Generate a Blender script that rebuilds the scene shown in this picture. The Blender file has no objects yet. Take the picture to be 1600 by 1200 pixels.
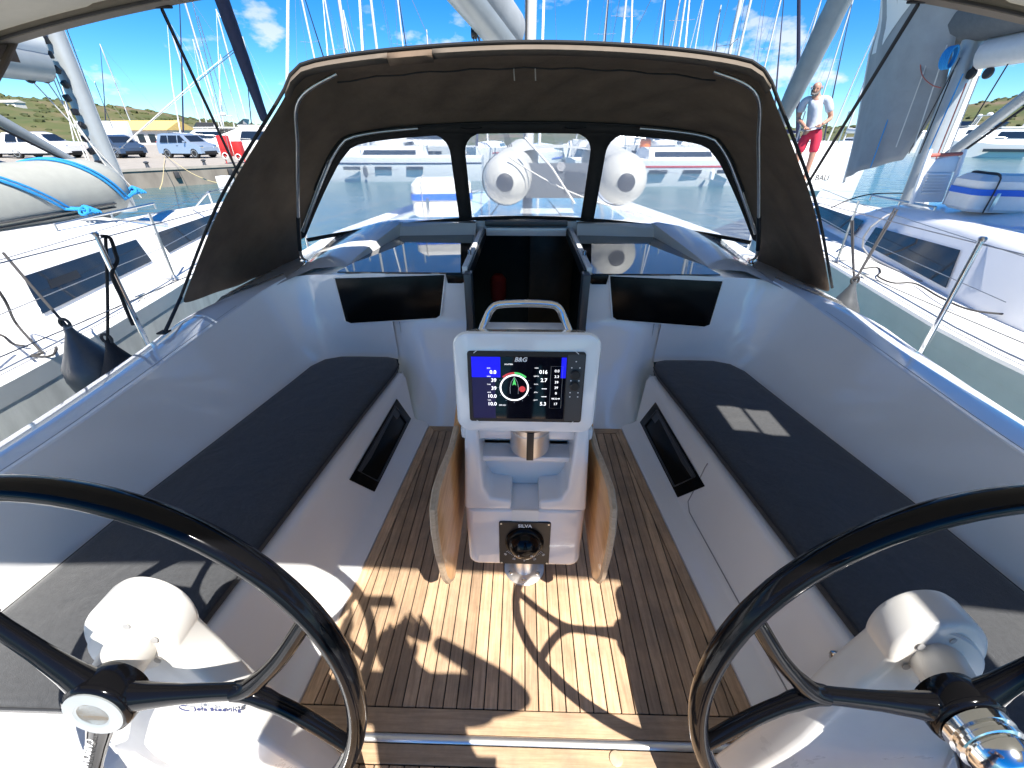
import bpy, bmesh, math, random
from mathutils import Vector as V, Matrix as M
random.seed(7)
S = bpy.context.scene
COL = S.collection
R = math.radians

# ------------------------------------------------------------------ camera
F, HZ, CX, CY, VPX, H = 650., 208., 800., 600., 819., 1.80
pit = math.atan((CY - HZ) / F)
yaw = math.atan((VPX - CX) / F * math.cos(pit))
CAM = V((-0.03, 0, H))
fw = V((-math.sin(yaw) * math.cos(pit), math.cos(yaw) * math.cos(pit), -math.sin(pit)))
rt = V((math.cos(yaw), math.sin(yaw), 0))
up = rt.cross(fw)
cam = bpy.data.cameras.new('camera')
cam.sensor_width = 36; cam.lens = 36 * F / 1600; cam.clip_start = 0.02; cam.clip_end = 3000
camo = bpy.data.objects.new('camera', cam); COL.objects.link(camo)
camo.matrix_world = M(((rt.x, up.x, -fw.x, CAM.x), (rt.y, up.y, -fw.y, CAM.y), (rt.z, up.z, -fw.z, CAM.z), (0, 0, 0, 1)))
S.camera = camo

# ------------------------------------------------------------------ sky and sun
SUN = V((0.325, -0.61, 0.925)).normalized()
w = bpy.data.worlds.new('World'); S.world = w; w.use_nodes = True
nt = w.node_tree; nt.nodes.clear()
def nd(nt, t, **k):
    n = nt.nodes.new(t)
    for a, b in k.items():
        if a.startswith('i_'): n.inputs[a[2:].replace('_', ' ')].default_value = b
        else: setattr(n, a, b)
    return n
sky = nd(nt, 'ShaderNodeTexSky', sky_type='NISHITA', sun_disc=False)
sky.sun_elevation = math.asin(SUN.z); sky.sun_rotation = math.atan2(SUN.x, SUN.y)
sky.air_density = 0.75; sky.dust_density = 0.0; sky.ozone_density = 4.0
hs = nd(nt, 'ShaderNodeHueSaturation'); hs.inputs['Saturation'].default_value = 1.38
nt.links.new(sky.outputs[0], hs.inputs['Color'])
tint = nd(nt, 'ShaderNodeMixRGB', blend_type='MULTIPLY'); tint.inputs[0].default_value = 1; tint.inputs[2].default_value = (.62, .82, .93, 1); nt.links.new(hs.outputs[0], tint.inputs[1])
tc = nd(nt, 'ShaderNodeTexCoord')
sep = nd(nt, 'ShaderNodeSeparateXYZ'); nt.links.new(tc.outputs['Generated'], sep.inputs[0])
mp = nd(nt, 'ShaderNodeMapping'); mp.inputs['Scale'].default_value = (1, 1, 2.2); mp.inputs['Location'].default_value = (0.35, 0.1, 0.0)
nt.links.new(tc.outputs['Generated'], mp.inputs[0])
nz = nd(nt, 'ShaderNodeTexNoise'); nz.inputs['Scale'].default_value = 9.5; nz.inputs['Detail'].default_value = 9; nz.inputs['Roughness'].default_value = 0.56
nt.links.new(mp.outputs[0], nz.inputs['Vector'])
cr = nd(nt, 'ShaderNodeValToRGB'); cr.color_ramp.elements[0].position = 0.56; cr.color_ramp.elements[1].position = 0.66
nt.links.new(nz.outputs[0], cr.inputs[0])
el = nd(nt, 'ShaderNodeMapRange'); el.inputs[1].default_value = 0.34; el.inputs[2].default_value = 0.10; el.inputs[3].default_value = 0.0; el.inputs[4].default_value = 0.8
nt.links.new(sep.outputs[2], el.inputs[0])
mu = nd(nt, 'ShaderNodeMath', operation='MULTIPLY'); nt.links.new(cr.outputs[0], mu.inputs[0]); nt.links.new(el.outputs[0], mu.inputs[1])
mx = nd(nt, 'ShaderNodeMixRGB'); nt.links.new(mu.outputs[0], mx.inputs[0]); nt.links.new(tint.outputs[0], mx.inputs[1]); mx.inputs[2].default_value = (5.2, 5.3, 5.5, 1)
bg = nd(nt, 'ShaderNodeBackground'); bg.inputs[1].default_value = 0.080; nt.links.new(mx.outputs[0], bg.inputs[0])
ow = nd(nt, 'ShaderNodeOutputWorld'); nt.links.new(bg.outputs[0], ow.inputs[0])
sl = bpy.data.lights.new('sun', 'SUN'); sl.energy = 4.2; sl.angle = R(0.53); sl.color = (1, .955, .89)
slo = bpy.data.objects.new('sun', sl); COL.objects.link(slo); slo.rotation_euler = SUN.to_track_quat('Z', 'Y').to_euler()
S.view_settings.view_transform = 'Standard'; S.view_settings.look = 'None'; S.view_settings.gamma = 1
S.view_settings.exposure = 1.42
S.render.engine = 'CYCLES'
S.cycles.use_denoising = True
S.cycles.max_bounces = 10; S.cycles.transparent_max_bounces = 16; S.cycles.caustics_reflective = False; S.cycles.caustics_refractive = False

# ------------------------------------------------------------------ ray helpers (measuring real points from the photo)
def ray(x, y): return fw * F + rt * (x - CX) - up * (y - CY)
def PZ(x, y, z): r = ray(x, y); return CAM + r * ((z - H) / r.z)
def PY(x, y, Y): r = ray(x, y); return CAM + r * (Y / r.y)
def PX(x, y, X): r = ray(x, y); return CAM + r * ((X - CAM.x) / r.x)

# ------------------------------------------------------------------ materials
MATS = {}
def mat(name, col, rough=.5, metal=0, coat=0, spec=.5, var=0, vscale=20, bump=0, bscale=60, emit=0, ior=None, stretch=None, col2=None, rnd=0, sheen=0, trans=0):
    m = bpy.data.materials.new(name); m.use_nodes = True; t = m.node_tree; b = t.nodes['Principled BSDF']
    b.inputs['Base Color'].default_value = (*col, 1); b.inputs['Roughness'].default_value = rough; b.inputs['Metallic'].default_value = metal
    b.inputs['Coat Weight'].default_value = coat; b.inputs['Coat Roughness'].default_value = .04; b.inputs['Specular IOR Level'].default_value = spec
    if ior: b.inputs['IOR'].default_value = ior
    if sheen: b.inputs['Sheen Weight'].default_value = sheen
    if trans: b.inputs['Subsurface Weight'].default_value = 0
    if emit: b.inputs['Emission Color'].default_value = (*col, 1); b.inputs['Emission Strength'].default_value = emit
    tcn = nd(t, 'ShaderNodeTexCoord'); mpn = nd(t, 'ShaderNodeMapping'); t.links.new(tcn.outputs['Object'], mpn.inputs[0])
    if stretch: mpn.inputs['Scale'].default_value = stretch
    if var or col2:
        n = nd(t, 'ShaderNodeTexNoise'); n.inputs['Scale'].default_value = vscale; n.inputs['Detail'].default_value = 6; n.inputs['Roughness'].default_value = .6
        t.links.new(mpn.outputs[0], n.inputs['Vector'])
        r_ = nd(t, 'ShaderNodeValToRGB'); t.links.new(n.outputs[0], r_.inputs[0])
        a = col; c = col2 or tuple(min(1, k * (1 + var)) for k in col)
        if not col2: a = tuple(k * (1 - var) for k in col)
        r_.color_ramp.elements[0].position = .3; r_.color_ramp.elements[1].position = .7
        r_.color_ramp.elements[0].color = (*a, 1); r_.color_ramp.elements[1].color = (*c, 1)
        out = r_.outputs[0]
        if rnd:
            oi = nd(t, 'ShaderNodeObjectInfo'); h_ = nd(t, 'ShaderNodeHueSaturation'); mr = nd(t, 'ShaderNodeMapRange')
            mr.inputs[3].default_value = 1 - rnd; mr.inputs[4].default_value = 1 + rnd
            t.links.new(oi.outputs['Random'], mr.inputs[0]); t.links.new(mr.outputs[0], h_.inputs['Value']); t.links.new(out, h_.inputs['Color']); out = h_.outputs[0]
        t.links.new(out, b.inputs['Base Color'])
    if bump:
        n2 = nd(t, 'ShaderNodeTexNoise'); n2.inputs['Scale'].default_value = bscale; n2.inputs['Detail'].default_value = 4
        t.links.new(mpn.outputs[0], n2.inputs['Vector'])
        bp = nd(t, 'ShaderNodeBump'); bp.inputs['Strength'].default_value = bump; bp.inputs['Distance'].default_value = .02
        t.links.new(n2.outputs[0], bp.inputs['Height']); t.links.new(bp.outputs[0], b.inputs['Normal'])
    MATS[name] = m
    return m
mat('gelcoat', (.85, .85, .84), .09, coat=.5, var=.02, vscale=3, bump=.006, bscale=2)
mat('gelcoat_gloss', (.82, .82, .81), .05, coat=.8, ior=1.6)
mat('gelcoat_matt', (.72, .72, .70), .45, var=.04, vscale=30)
mat('gelcoat_pale', (.80, .81, .77), .3, coat=.2, var=.05, vscale=4)
mat('hull_shaded', (.60, .62, .59), .3, var=.18, vscale=2.5, stretch=(3, 3, .6))  # shadow on the left yacht's lower hull put into a greyer base colour
mat('nonskid', (.70, .70, .68), .6, var=.04, bump=.12, bscale=300)
mat('teak', (.41, .265, .155), .62, vscale=11, stretch=(9, .55, 9), col2=(.62, .43, .275), rnd=.26, bump=.12, bscale=60)
mat('teak_cross', (.38, .25, .145), .6, vscale=11, stretch=(.55, 9, 9), col2=(.56, .39, .25), bump=.1, bscale=60)
mat('caulk', (.018, .016, .015), .7)
mat('varnished_wood', (.55, .25, .085), .35, vscale=7, stretch=(8, .8, 6), col2=(.78, .44, .18), coat=.25)
mat('wood_edge', (.42, .30, .19), .5, vscale=14, stretch=(2, 2, 9), col2=(.56, .43, .30))
mat('cushion', (.036, .038, .041), .9, var=.22, vscale=70, bump=.35, bscale=420, sheen=.25)
mat('piping', (.022, .024, .028), .8)
mat('canvas', (.155, .110, .076), .88, var=.16, vscale=6, bump=.35, bscale=9)
mat('canvas_dark', (.028, .024, .022), .85, var=.1)
mat('canvas_beige', (.20, .165, .13), .85, var=.08, vscale=12, bump=.1, bscale=300)
mat('hem_taupe', (.145, .118, .092), .85, var=.08, vscale=12, bump=.1, bscale=300)
mat('web_black', (.012, .012, .013), .8)
mat('carbon', (.004, .004, .005), .07, spec=.2)
mat('black_glass', (.003, .003, .004), .012, spec=.5, ior=2.3)
mat('compass_glass', (.004, .004, .005), .12, spec=.2)
mat('black_panel', (.004, .004, .004), .22, spec=.15)
mat('black_plastic', (.012, .012, .013), .4)
mat('dark_grey', (.05, .055, .06), .35)
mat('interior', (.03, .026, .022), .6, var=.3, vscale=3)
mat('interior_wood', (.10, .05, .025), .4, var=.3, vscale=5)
mat('red_cloth', (.45, .03, .02), .7)
mat('chrome', (.78, .78, .76), .12, metal=1)
mat('steel', (.60, .60, .58), .3, metal=1, var=.08, vscale=30)
mat('brushed', (.80, .80, .79), .42, metal=1)
mat('alu', (.36, .385, .385), .42, metal=.35, var=.06, vscale=5)
mat('mast_white', (.56, .56, .55), .35, var=.04)
mat('white_plastic', (.78, .79, .78), .4, var=.03)
mat('housing', (.60, .585, .55), .35, coat=.15, var=.03, vscale=8)
mat('print_blue', (.03, .04, .13), .6)
mat('print_white', (.85, .85, .83), .5)
mat('print_grey', (.30, .30, .30), .6)
mat('inflatable', (.34, .345, .305), .55, var=.06, vscale=9, bump=.05, bscale=15)
mat('inflatable_pale', (.50, .49, .44), .5, var=.05, vscale=9)
mat('rubber', (.035, .035, .037), .6, var=.2)
mat('fender_grey', (.075, .08, .083), .38, var=.25, vscale=7)
mat('fender_black', (.012, .012, .015), .8, bump=.3, bscale=200)
mat('rope_dark', (.05, .048, .048), .85, bump=.5, bscale=300)
mat('rope_black', (.012, .012, .013), .85)
mat('rope_blue', (.02, .27, .62), .75, bump=.5, bscale=160)
mat('rope_white', (.62, .60, .55), .85)
mat('rope_yellow', (.62, .50, .25), .85)
mat('rope_red', (.45, .12, .09), .8)
mat('wire', (.36, .36, .36), .35, metal=.8)
mat('blue_strap', (.01, .12, .60), .6)
mat('box_white', (.74, .74, .71), .45, var=.04)
mat('sail_grey', (.27, .29, .30), .75, var=.12, vscale=3, bump=.3, bscale=4)
mat('sail_bag', (.10, .11, .12), .85, var=.1)
mat('sail_white', (.72, .73, .71), .7)
mat('sail_navy', (.012, .016, .05), .75, var=.2)
mat('window_dark', (.012, .017, .026), .06, spec=.6)
mat('concrete', (.26, .235, .20), .9, vscale=2.5, col2=(.34, .31, .265), bump=.2, bscale=12)
mat('concrete_wall', (.14, .12, .098), .9, vscale=1.6, stretch=(1, 1, .35), col2=(.25, .22, .18), bump=.4, bscale=6)
mat('car_white', (.75, .75, .75), .25, coat=.7)
mat('car_silver', (.42, .50, .58), .3, metal=.55, coat=.7)
mat('car_dark', (.06, .09, .14), .3, metal=.4, coat=.7)
mat('tyre', (.015, .015, .015), .85)
mat('red_paint', (.55, .03, .03), .5)
mat('yellow_roof', (.62, .43, .14), .8, var=.15)
mat('plaster', (.62, .60, .55), .85)
mat('skin', (.42, .22, .15), .5, var=.08, vscale=20)
mat('tshirt', (.42, .46, .52), .85, var=.05, vscale=12, bump=.4, bscale=14)
mat('red_shorts', (.52, .02, .055), .8, var=.12)
mat('jeans', (.04, .06, .12), .85)
mat('hair_grey', (.16, .15, .14), .8)
mat('orange', (.75, .18, .02), .6)
mat('navy', (.01, .02, .07), .5)
mat('bush', (.036, .046, .012), .85, vscale=.05, col2=(.075, .085, .022), rnd=0)
mat('screen', (.004, .004, .008), .05, spec=.6)
def emis(name, col, s):
    m = bpy.data.materials.new(name); m.use_nodes = True; b = m.node_tree.nodes['Principled BSDF']
    b.inputs['Base Color'].default_value = (.01, .01, .01, 1); b.inputs['Emission Color'].default_value = (*col, 1); b.inputs['Emission Strength'].default_value = s; MATS[name] = m
emis('lcd_white', (.9, .92, 1), .75); emis('lcd_green', (.08, .6, .15), .5); emis('lcd_red', (.5, .04, .05), .5); emis('lcd_navy', (.004, .004, .05), .8); emis('emit_blue', (.0, .0, .75), .55); emis('emit_navy', (.0, .0, .05), .4)
# soft dents in the seat pads, on top of the weave
t = MATS['cushion'].node_tree; b = t.nodes['Principled BSDF']; prev = b.inputs['Normal'].links[0].from_socket
tcn = nd(t, 'ShaderNodeTexCoord'); n1 = nd(t, 'ShaderNodeTexNoise'); n1.inputs['Scale'].default_value = 6; n1.inputs['Detail'].default_value = 5; n1.inputs['Distortion'].default_value = 1.2; t.links.new(tcn.outputs['Object'], n1.inputs['Vector'])
bp = nd(t, 'ShaderNodeBump'); bp.inputs['Strength'].default_value = .13; bp.inputs['Distance'].default_value = .05; t.links.new(n1.outputs[0], bp.inputs['Height']); t.links.new(prev, bp.inputs['Normal']); t.links.new(bp.outputs[0], b.inputs['Normal'])
# hand marks and dried water on the gelcoat: uneven gloss
for nm, lo, hi in (('gelcoat', .05, .24), ('gelcoat_gloss', .02, .09), ('housing', .25, .5), ('carbon', .04, .16)):
    t = MATS[nm].node_tree; b = t.nodes['Principled BSDF']; tcn = nd(t, 'ShaderNodeTexCoord'); n1 = nd(t, 'ShaderNodeTexNoise'); n1.inputs['Scale'].default_value = 7; n1.inputs['Detail'].default_value = 8; n1.inputs['Roughness'].default_value = .65; n1.inputs['Distortion'].default_value = .8
    t.links.new(tcn.outputs['Object'], n1.inputs['Vector']); mr = nd(t, 'ShaderNodeMapRange'); mr.inputs[1].default_value = .35; mr.inputs[2].default_value = .7; mr.inputs[3].default_value = lo; mr.inputs[4].default_value = hi
    t.links.new(n1.outputs[0], mr.inputs[0]); t.links.new(mr.outputs[0], b.inputs['Roughness'])
mat('bronze', (.40, .30, .18), .35, metal=1)
# weathered patches on the teak
for nm in ('teak', 'teak_cross'):
    t = MATS[nm].node_tree; b = t.nodes['Principled BSDF']; lk = b.inputs['Base Color'].links[0].from_socket
    tcn = nd(t, 'ShaderNodeTexCoord'); n1 = nd(t, 'ShaderNodeTexNoise'); n1.inputs['Scale'].default_value = 5.5; n1.inputs['Detail'].default_value = 7; n1.inputs['Roughness'].default_value = .7; t.links.new(tcn.outputs['Object'], n1.inputs['Vector'])
    r_ = nd(t, 'ShaderNodeValToRGB'); r_.color_ramp.elements[0].position = .35; r_.color_ramp.elements[1].position = .62; t.links.new(n1.outputs[0], r_.inputs[0])
    r_.color_ramp.elements[0].color = (.70, .72, .74, 1); r_.color_ramp.elements[1].color = (1.05, 1.02, .98, 1)
    m_ = nd(t, 'ShaderNodeMixRGB', blend_type='MULTIPLY'); m_.inputs[0].default_value = 1; t.links.new(lk, m_.inputs[1]); t.links.new(r_.outputs[0], m_.inputs[2]); t.links.new(m_.outputs[0], b.inputs['Base Color'])
# sun-struck bimini cloth lets a little light through
m = mat('bimini_cloth', (.20, .165, .13), .85, var=.08, vscale=12, bump=.1, bscale=300); t = m.node_tree
tl = nd(t, 'ShaderNodeBsdfTranslucent'); tl.inputs[0].default_value = (.47, .46, .38, 1); ms_ = nd(t, 'ShaderNodeMixShader'); ms_.inputs[0].default_value = .18
t.links.new(t.nodes['Principled BSDF'].outputs[0], ms_.inputs[1]); t.links.new(tl.outputs[0], ms_.inputs[2]); t.links.new(ms_.outputs[0], t.nodes['Material Output'].inputs[0])
# clear vinyl of the sprayhood
m = bpy.data.materials.new('vinyl'); m.use_nodes = True; t = m.node_tree; t.nodes.clear()
tr = nd(t, 'ShaderNodeBsdfTransparent'); tr.inputs[0].default_value = (.95, .965, .97, 1)
gl = nd(t, 'ShaderNodeBsdfGlossy'); gl.inputs['Roughness'].default_value = .06
df = nd(t, 'ShaderNodeBsdfTranslucent'); df.inputs[0].default_value = (.85, .88, .9, 1)
lw = nd(t, 'ShaderNodeFresnel'); lw.inputs[0].default_value = 1.45
wv = nd(t, 'ShaderNodeTexNoise'); wv.inputs['Scale'].default_value = 7; wv.inputs['Detail'].default_value = 3; wv.inputs['Distortion'].default_value = 2.5
tcv = nd(t, 'ShaderNodeTexCoord'); mpv = nd(t, 'ShaderNodeMapping'); mpv.inputs['Scale'].default_value = (1, 1, .6); t.links.new(tcv.outputs['Object'], mpv.inputs[0]); t.links.new(mpv.outputs[0], wv.inputs['Vector'])
bpv = nd(t, 'ShaderNodeBump'); bpv.inputs['Strength'].default_value = .18; bpv.inputs['Distance'].default_value = .05; t.links.new(wv.outputs[0], bpv.inputs['Height'])
t.links.new(bpv.outputs[0], gl.inputs['Normal'])
m1 = nd(t, 'ShaderNodeMixShader'); m1.inputs[0].default_value = .30; t.links.new(tr.outputs[0], m1.inputs[1]); t.links.new(df.outputs[0], m1.inputs[2])
m2 = nd(t, 'ShaderNodeMixShader'); t.links.new(lw.outputs[0], m2.inputs[0]); t.links.new(m1.outputs[0], m2.inputs[1]); t.links.new(gl.outputs[0], m2.inputs[2])
o_ = nd(t, 'ShaderNodeOutputMaterial'); t.links.new(m2.outputs[0], o_.inputs[0]); MATS['vinyl'] = m
# water
m = bpy.data.materials.new('water'); m.use_nodes = True; t = m.node_tree; b = t.nodes['Principled BSDF']
b.inputs['Base Color'].default_value = (.045, .12, .135, 1); b.inputs['Roughness'].default_value = .1; b.inputs['IOR'].default_value = 1.33
tcn = nd(t, 'ShaderNodeTexCoord'); n1 = nd(t, 'ShaderNodeTexNoise'); n1.inputs['Scale'].default_value = 1.1; n1.inputs['Detail'].default_value = 6; n1.inputs['Distortion'].default_value = .6
mpn = nd(t, 'ShaderNodeMapping'); mpn.inputs['Scale'].default_value = (.7, 1.6, 1); t.links.new(tcn.outputs['Object'], mpn.inputs[0]); t.links.new(mpn.outputs[0], n1.inputs['Vector'])
bp = nd(t, 'ShaderNodeBump'); bp.inputs['Strength'].default_value = .9; bp.inputs['Distance'].default_value = .12; t.links.new(n1.outputs[0], bp.inputs['Height']); t.links.new(bp.outputs[0], b.inputs['Normal']); MATS['water'] = m
# hillside scrub
m = bpy.data.materials.new('hillside'); m.use_nodes = True; t = m.node_tree; b = t.nodes['Principled BSDF']; b.inputs['Roughness'].default_value = .95
tcn = nd(t, 'ShaderNodeTexCoord'); n1 = nd(t, 'ShaderNodeTexNoise'); n1.inputs['Scale'].default_value = .07; n1.inputs['Detail'].default_value = 9; n1.inputs['Roughness'].default_value = .68; t.links.new(tcn.outputs['Object'], n1.inputs['Vector'])
r_ = nd(t, 'ShaderNodeValToRGB'); e = r_.color_ramp.elements; e[0].position = .36; e[0].color = (.15, .11, .065, 1); e[1].position = .62; e[1].color = (.058, .080, .018, 1)
k = e.new(.47); k.color = (.090, .090, .028, 1); t.links.new(n1.outputs[0], r_.inputs[0]); t.links.new(r_.outputs[0], b.inputs['Base Color']); MATS['hillside'] = m

# ------------------------------------------------------------------ mesh helpers
class MB:
    def __init__(s): s.v = []; s.f = []
    def add(s, vs, fs):
        o = len(s.v); s.v += [V(a) for a in vs]; s.f += [tuple(i + o for i in f) for f in fs]; return s
    def box(s, c, d, rot=None):
        x, y, z = d[0] / 2, d[1] / 2, d[2] / 2; c = V(c)
        vs = [V(a) for a in [(-x, -y, -z), (x, -y, -z), (x, y, -z), (-x, y, -z), (-x, -y, z), (x, -y, z), (x, y, z), (-x, y, z)]]
        if rot is not None: vs = [rot @ a for a in vs]
        return s.add([a + c for a in vs], [(0, 3, 2, 1), (4, 5, 6, 7), (0, 1, 5, 4), (1, 2, 6, 5), (2, 3, 7, 6), (3, 0, 4, 7)])
    def loft(s, rings, closed=True, cap=False, wrap=False):
        n = len(rings[0]); vs = [p for r in rings for p in r]; fs = []
        m = len(rings)
        for i in range(m if wrap else m - 1):
            a, b2 = i * n, ((i + 1) % m) * n
            for j in range(n if closed else n - 1):
                k = (j + 1) % n; fs.append((a + j, a + k, b2 + k, b2 + j))
        if cap: fs.append(tuple(range(n - 1, -1, -1))); fs.append(tuple((m - 1) * n + j for j in range(n)))
        return s.add(vs, fs)
    def tube(s, path, r, seg=8, closed=False, cap=True, flat=1, upv=None):
        P = [V(p) for p in path]; n = len(P); rings = []; pn = None
        for i in range(n):
            a = P[(i - 1) % n] if (i or closed) else P[0]; b2 = P[(i + 1) % n] if (i < n - 1 or closed) else P[-1]
            tg = (b2 - a).normalized()
            if pn is None: pn = tg.cross(upv if upv is not None else (V((0, 0, 1)) if abs(tg.z) < .9 else V((1, 0, 0)))).normalized()
            else:
                pn = (pn - tg * pn.dot(tg)).normalized()
            bn = tg.cross(pn); rr = r[i] if isinstance(r, (list, tuple)) else r
            rings.append([P[i] + (pn * math.cos(q) + bn * math.sin(q) * flat) * rr for q in [2 * math.pi * j / seg for j in range(seg)]])
        return s.loft(rings, True, cap and not closed, closed)
    def lathe(s, prof, seg=24, c=(0, 0, 0), axis=None, cap=True):
        q = V((0, 0, 1)).rotation_difference(V(axis)).to_matrix() if axis is not None else M.Identity(3)
        rings = [[V(c) + q @ V((r * math.cos(a), r * math.sin(a), h)) for a in [2 * math.pi * j / seg for j in range(seg)]] for r, h in prof]
        return s.loft(rings, True, cap)
    def prism(s, poly, a, b2=None, off=None):
        """poly: 3-D points (closed); extruded by vector a"""
        P = [V(p) for p in poly]; n = len(P); Q = [p + V(a) for p in P]
        return s.add(P + Q, [tuple(range(n - 1, -1, -1)), tuple(range(n, 2 * n))] + [(i, (i + 1) % n, n + (i + 1) % n, n + i) for i in range(n)])
    def build(s, name, mt, parent=None, smooth=35, bevel=0, bseg=2, solid=0, sub=0, label=None, kind=None):
        me = bpy.data.meshes.new(name); me.from_pydata([tuple(a) for a in s.v], [], s.f)
        bm = bmesh.new(); bm.from_mesh(me)
        bmesh.ops.recalc_face_normals(bm, faces=bm.faces)
        if bevel:
            ed = [e for e in bm.edges if e.is_manifold and e.calc_face_angle(0) > R(28)]
            bmesh.ops.bevel(bm, geom=ed, offset=bevel, segments=bseg, profile=.5, affect='EDGES', clamp_overlap=True)
        bm.to_mesh(me); bm.free()
        me.materials.append(MATS[mt])
        if smooth:
            me.shade_smooth()
            try: me.set_sharp_from_angle(angle=R(smooth))
            except Exception: pass
        o = bpy.data.objects.new(name, me); COL.objects.link(o)
        if parent is not None: par(o, parent)
        if solid: md = o.modifiers.new('s', 'SOLIDIFY'); md.thickness = solid; md.offset = 0
        if sub: md = o.modifiers.new('u', 'SUBSURF'); md.levels = sub; md.render_levels = sub
        if label: o['label'] = label
        if kind: o['kind'] = kind
        return o
def par(o, p):
    o.parent = p
    if p.type == 'EMPTY' and p.parent is None: o.matrix_parent_inverse = M.Translation(-V(p.location))
def thing(name, label, cat, loc=(0, 0, 0), group=None):
    o = bpy.data.objects.new(name, None); COL.objects.link(o); o.location = loc; o.empty_display_size = .1
    return tag(o, label, cat, group)
def tag(o, label, cat, group=None):
    o['label'] = label; o['category'] = cat
    if group: o['group'] = group
    return o
def copy_tree(o, parent=None):
    c = o.copy(); COL.objects.link(c)
    if parent is not None: c.parent = parent
    for ch in list(o.children): copy_tree(ch, c)
    return c
def struct(o): o['kind'] = 'structure'; return o
def text(s, size, mt, pos, xd, yd, parent=None, name='lettering', align='CENTER', ext=.0006, shear=0, bold=0):
    """flat lettering; xd = reading direction, yd = up direction of the letters"""
    c = bpy.data.curves.new(name, 'FONT'); c.body = s; c.size = size; c.align_x = align; c.align_y = 'CENTER'; c.extrude = ext; c.shear = shear; c.offset = bold
    c.resolution_u = 3
    c.materials.append(MATS[mt]); o = bpy.data.objects.new(name, c); COL.objects.link(o)
    xd = V(xd).normalized(); yd = V(yd); yd = (yd - xd * yd.dot(xd)).normalized(); zd = xd.cross(yd)
    mw = M(((xd.x, yd.x, zd.x, pos[0]), (xd.y, yd.y, zd.y, pos[1]), (xd.z, yd.z, zd.z, pos[2]), (0, 0, 0, 1)))
    o.matrix_world = mw
    bpy.context.view_layer.update()
    me = bpy.data.meshes.new_from_object(o.evaluated_get(bpy.context.evaluated_depsgraph_get()))
    bpy.data.objects.remove(o); bpy.data.curves.remove(c)
    me.transform(mw); me.name = name
    if not me.materials: me.materials.append(MATS[mt])
    o = bpy.data.objects.new(name, me); COL.objects.link(o)
    if parent is not None: par(o, parent)
    return o
def spline(pts, n, closed=False):
    """Catmull-Rom through pts, resampled to n points by length"""
    P = [V(p) for p in pts]; L = len(P); out = []
    for i in range(L if closed else L - 1):
        if closed: a, b2, c, d = P[i - 1], P[i], P[(i + 1) % L], P[(i + 2) % L]
        else: a, b2, c, d = P[max(i - 1, 0)], P[i], P[i + 1], P[min(i + 2, L - 1)]
        for k in range(12):
            t_ = k / 12; t2, t3 = t_ * t_, t_ ** 3
            out.append(.5 * (2 * b2 + (c - a) * t_ + (2 * a - 5 * b2 + 4 * c - d) * t2 + (3 * b2 - a - 3 * c + d) * t3))
    out.append(P[0] if closed else P[-1])
    cum = [0]
    for i in range(1, len(out)): cum.append(cum[-1] + (out[i] - out[i - 1]).length)
    res = []; j = 0
    for k in range(n):
        d = cum[-1] * k / (n - (0 if closed else 1))
        while j < len(out) - 2 and cum[j + 1] < d: j += 1
        sg = cum[j + 1] - cum[j]; res.append(out[j].lerp(out[j + 1], (d - cum[j]) / sg if sg > 1e-9 else 0))
    return res
def mir(pts): return [V((-p[0], p[1], p[2])) for p in pts]
def rr(w_, h_, r, n=5):
    """rounded rectangle outline (2-D)"""
    o = []
    for cx, cy, a0 in ((w_ / 2 - r, h_ / 2 - r, 0), (-w_ / 2 + r, h_ / 2 - r, 90), (-w_ / 2 + r, -h_ / 2 + r, 180), (w_ / 2 - r, -h_ / 2 + r, 270)):
        for k in range(n + 1): a = R(a0 + 90 * k / n); o.append((cx + r * math.cos(a), cy + r * math.sin(a)))
    return o
def sag(a, b2, s_, n=14):
    a, b2 = V(a), V(b2); return [a.lerp(b2, i / n) - V((0, 0, s_ * 4 * (i / n) * (1 - i / n))) for i in range(n + 1)]
exec_sections = []

# ------------------------------------------------------------------ water, ground
WZ = -.65
mb = MB(); mb.add([(-900, -300, WZ), (900, -300, WZ), (900, 1200, WZ), (-900, 1200, WZ)], [(0, 1, 2, 3)])
struct(mb.build('water', 'water', smooth=0))

# ================================================================== OUR YACHT
yacht = thing('sailing_yacht', 'white sailing yacht seen from its own cockpit, with teak floor and black roof windows', 'sailboat', (0, 2, WZ))
def half(y): return .83 - (max(y, .1) - .68) * .0853
def Sx(y): return 1.06 + (.82 - max(y, -.3)) * .11
SZ = .36
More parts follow.
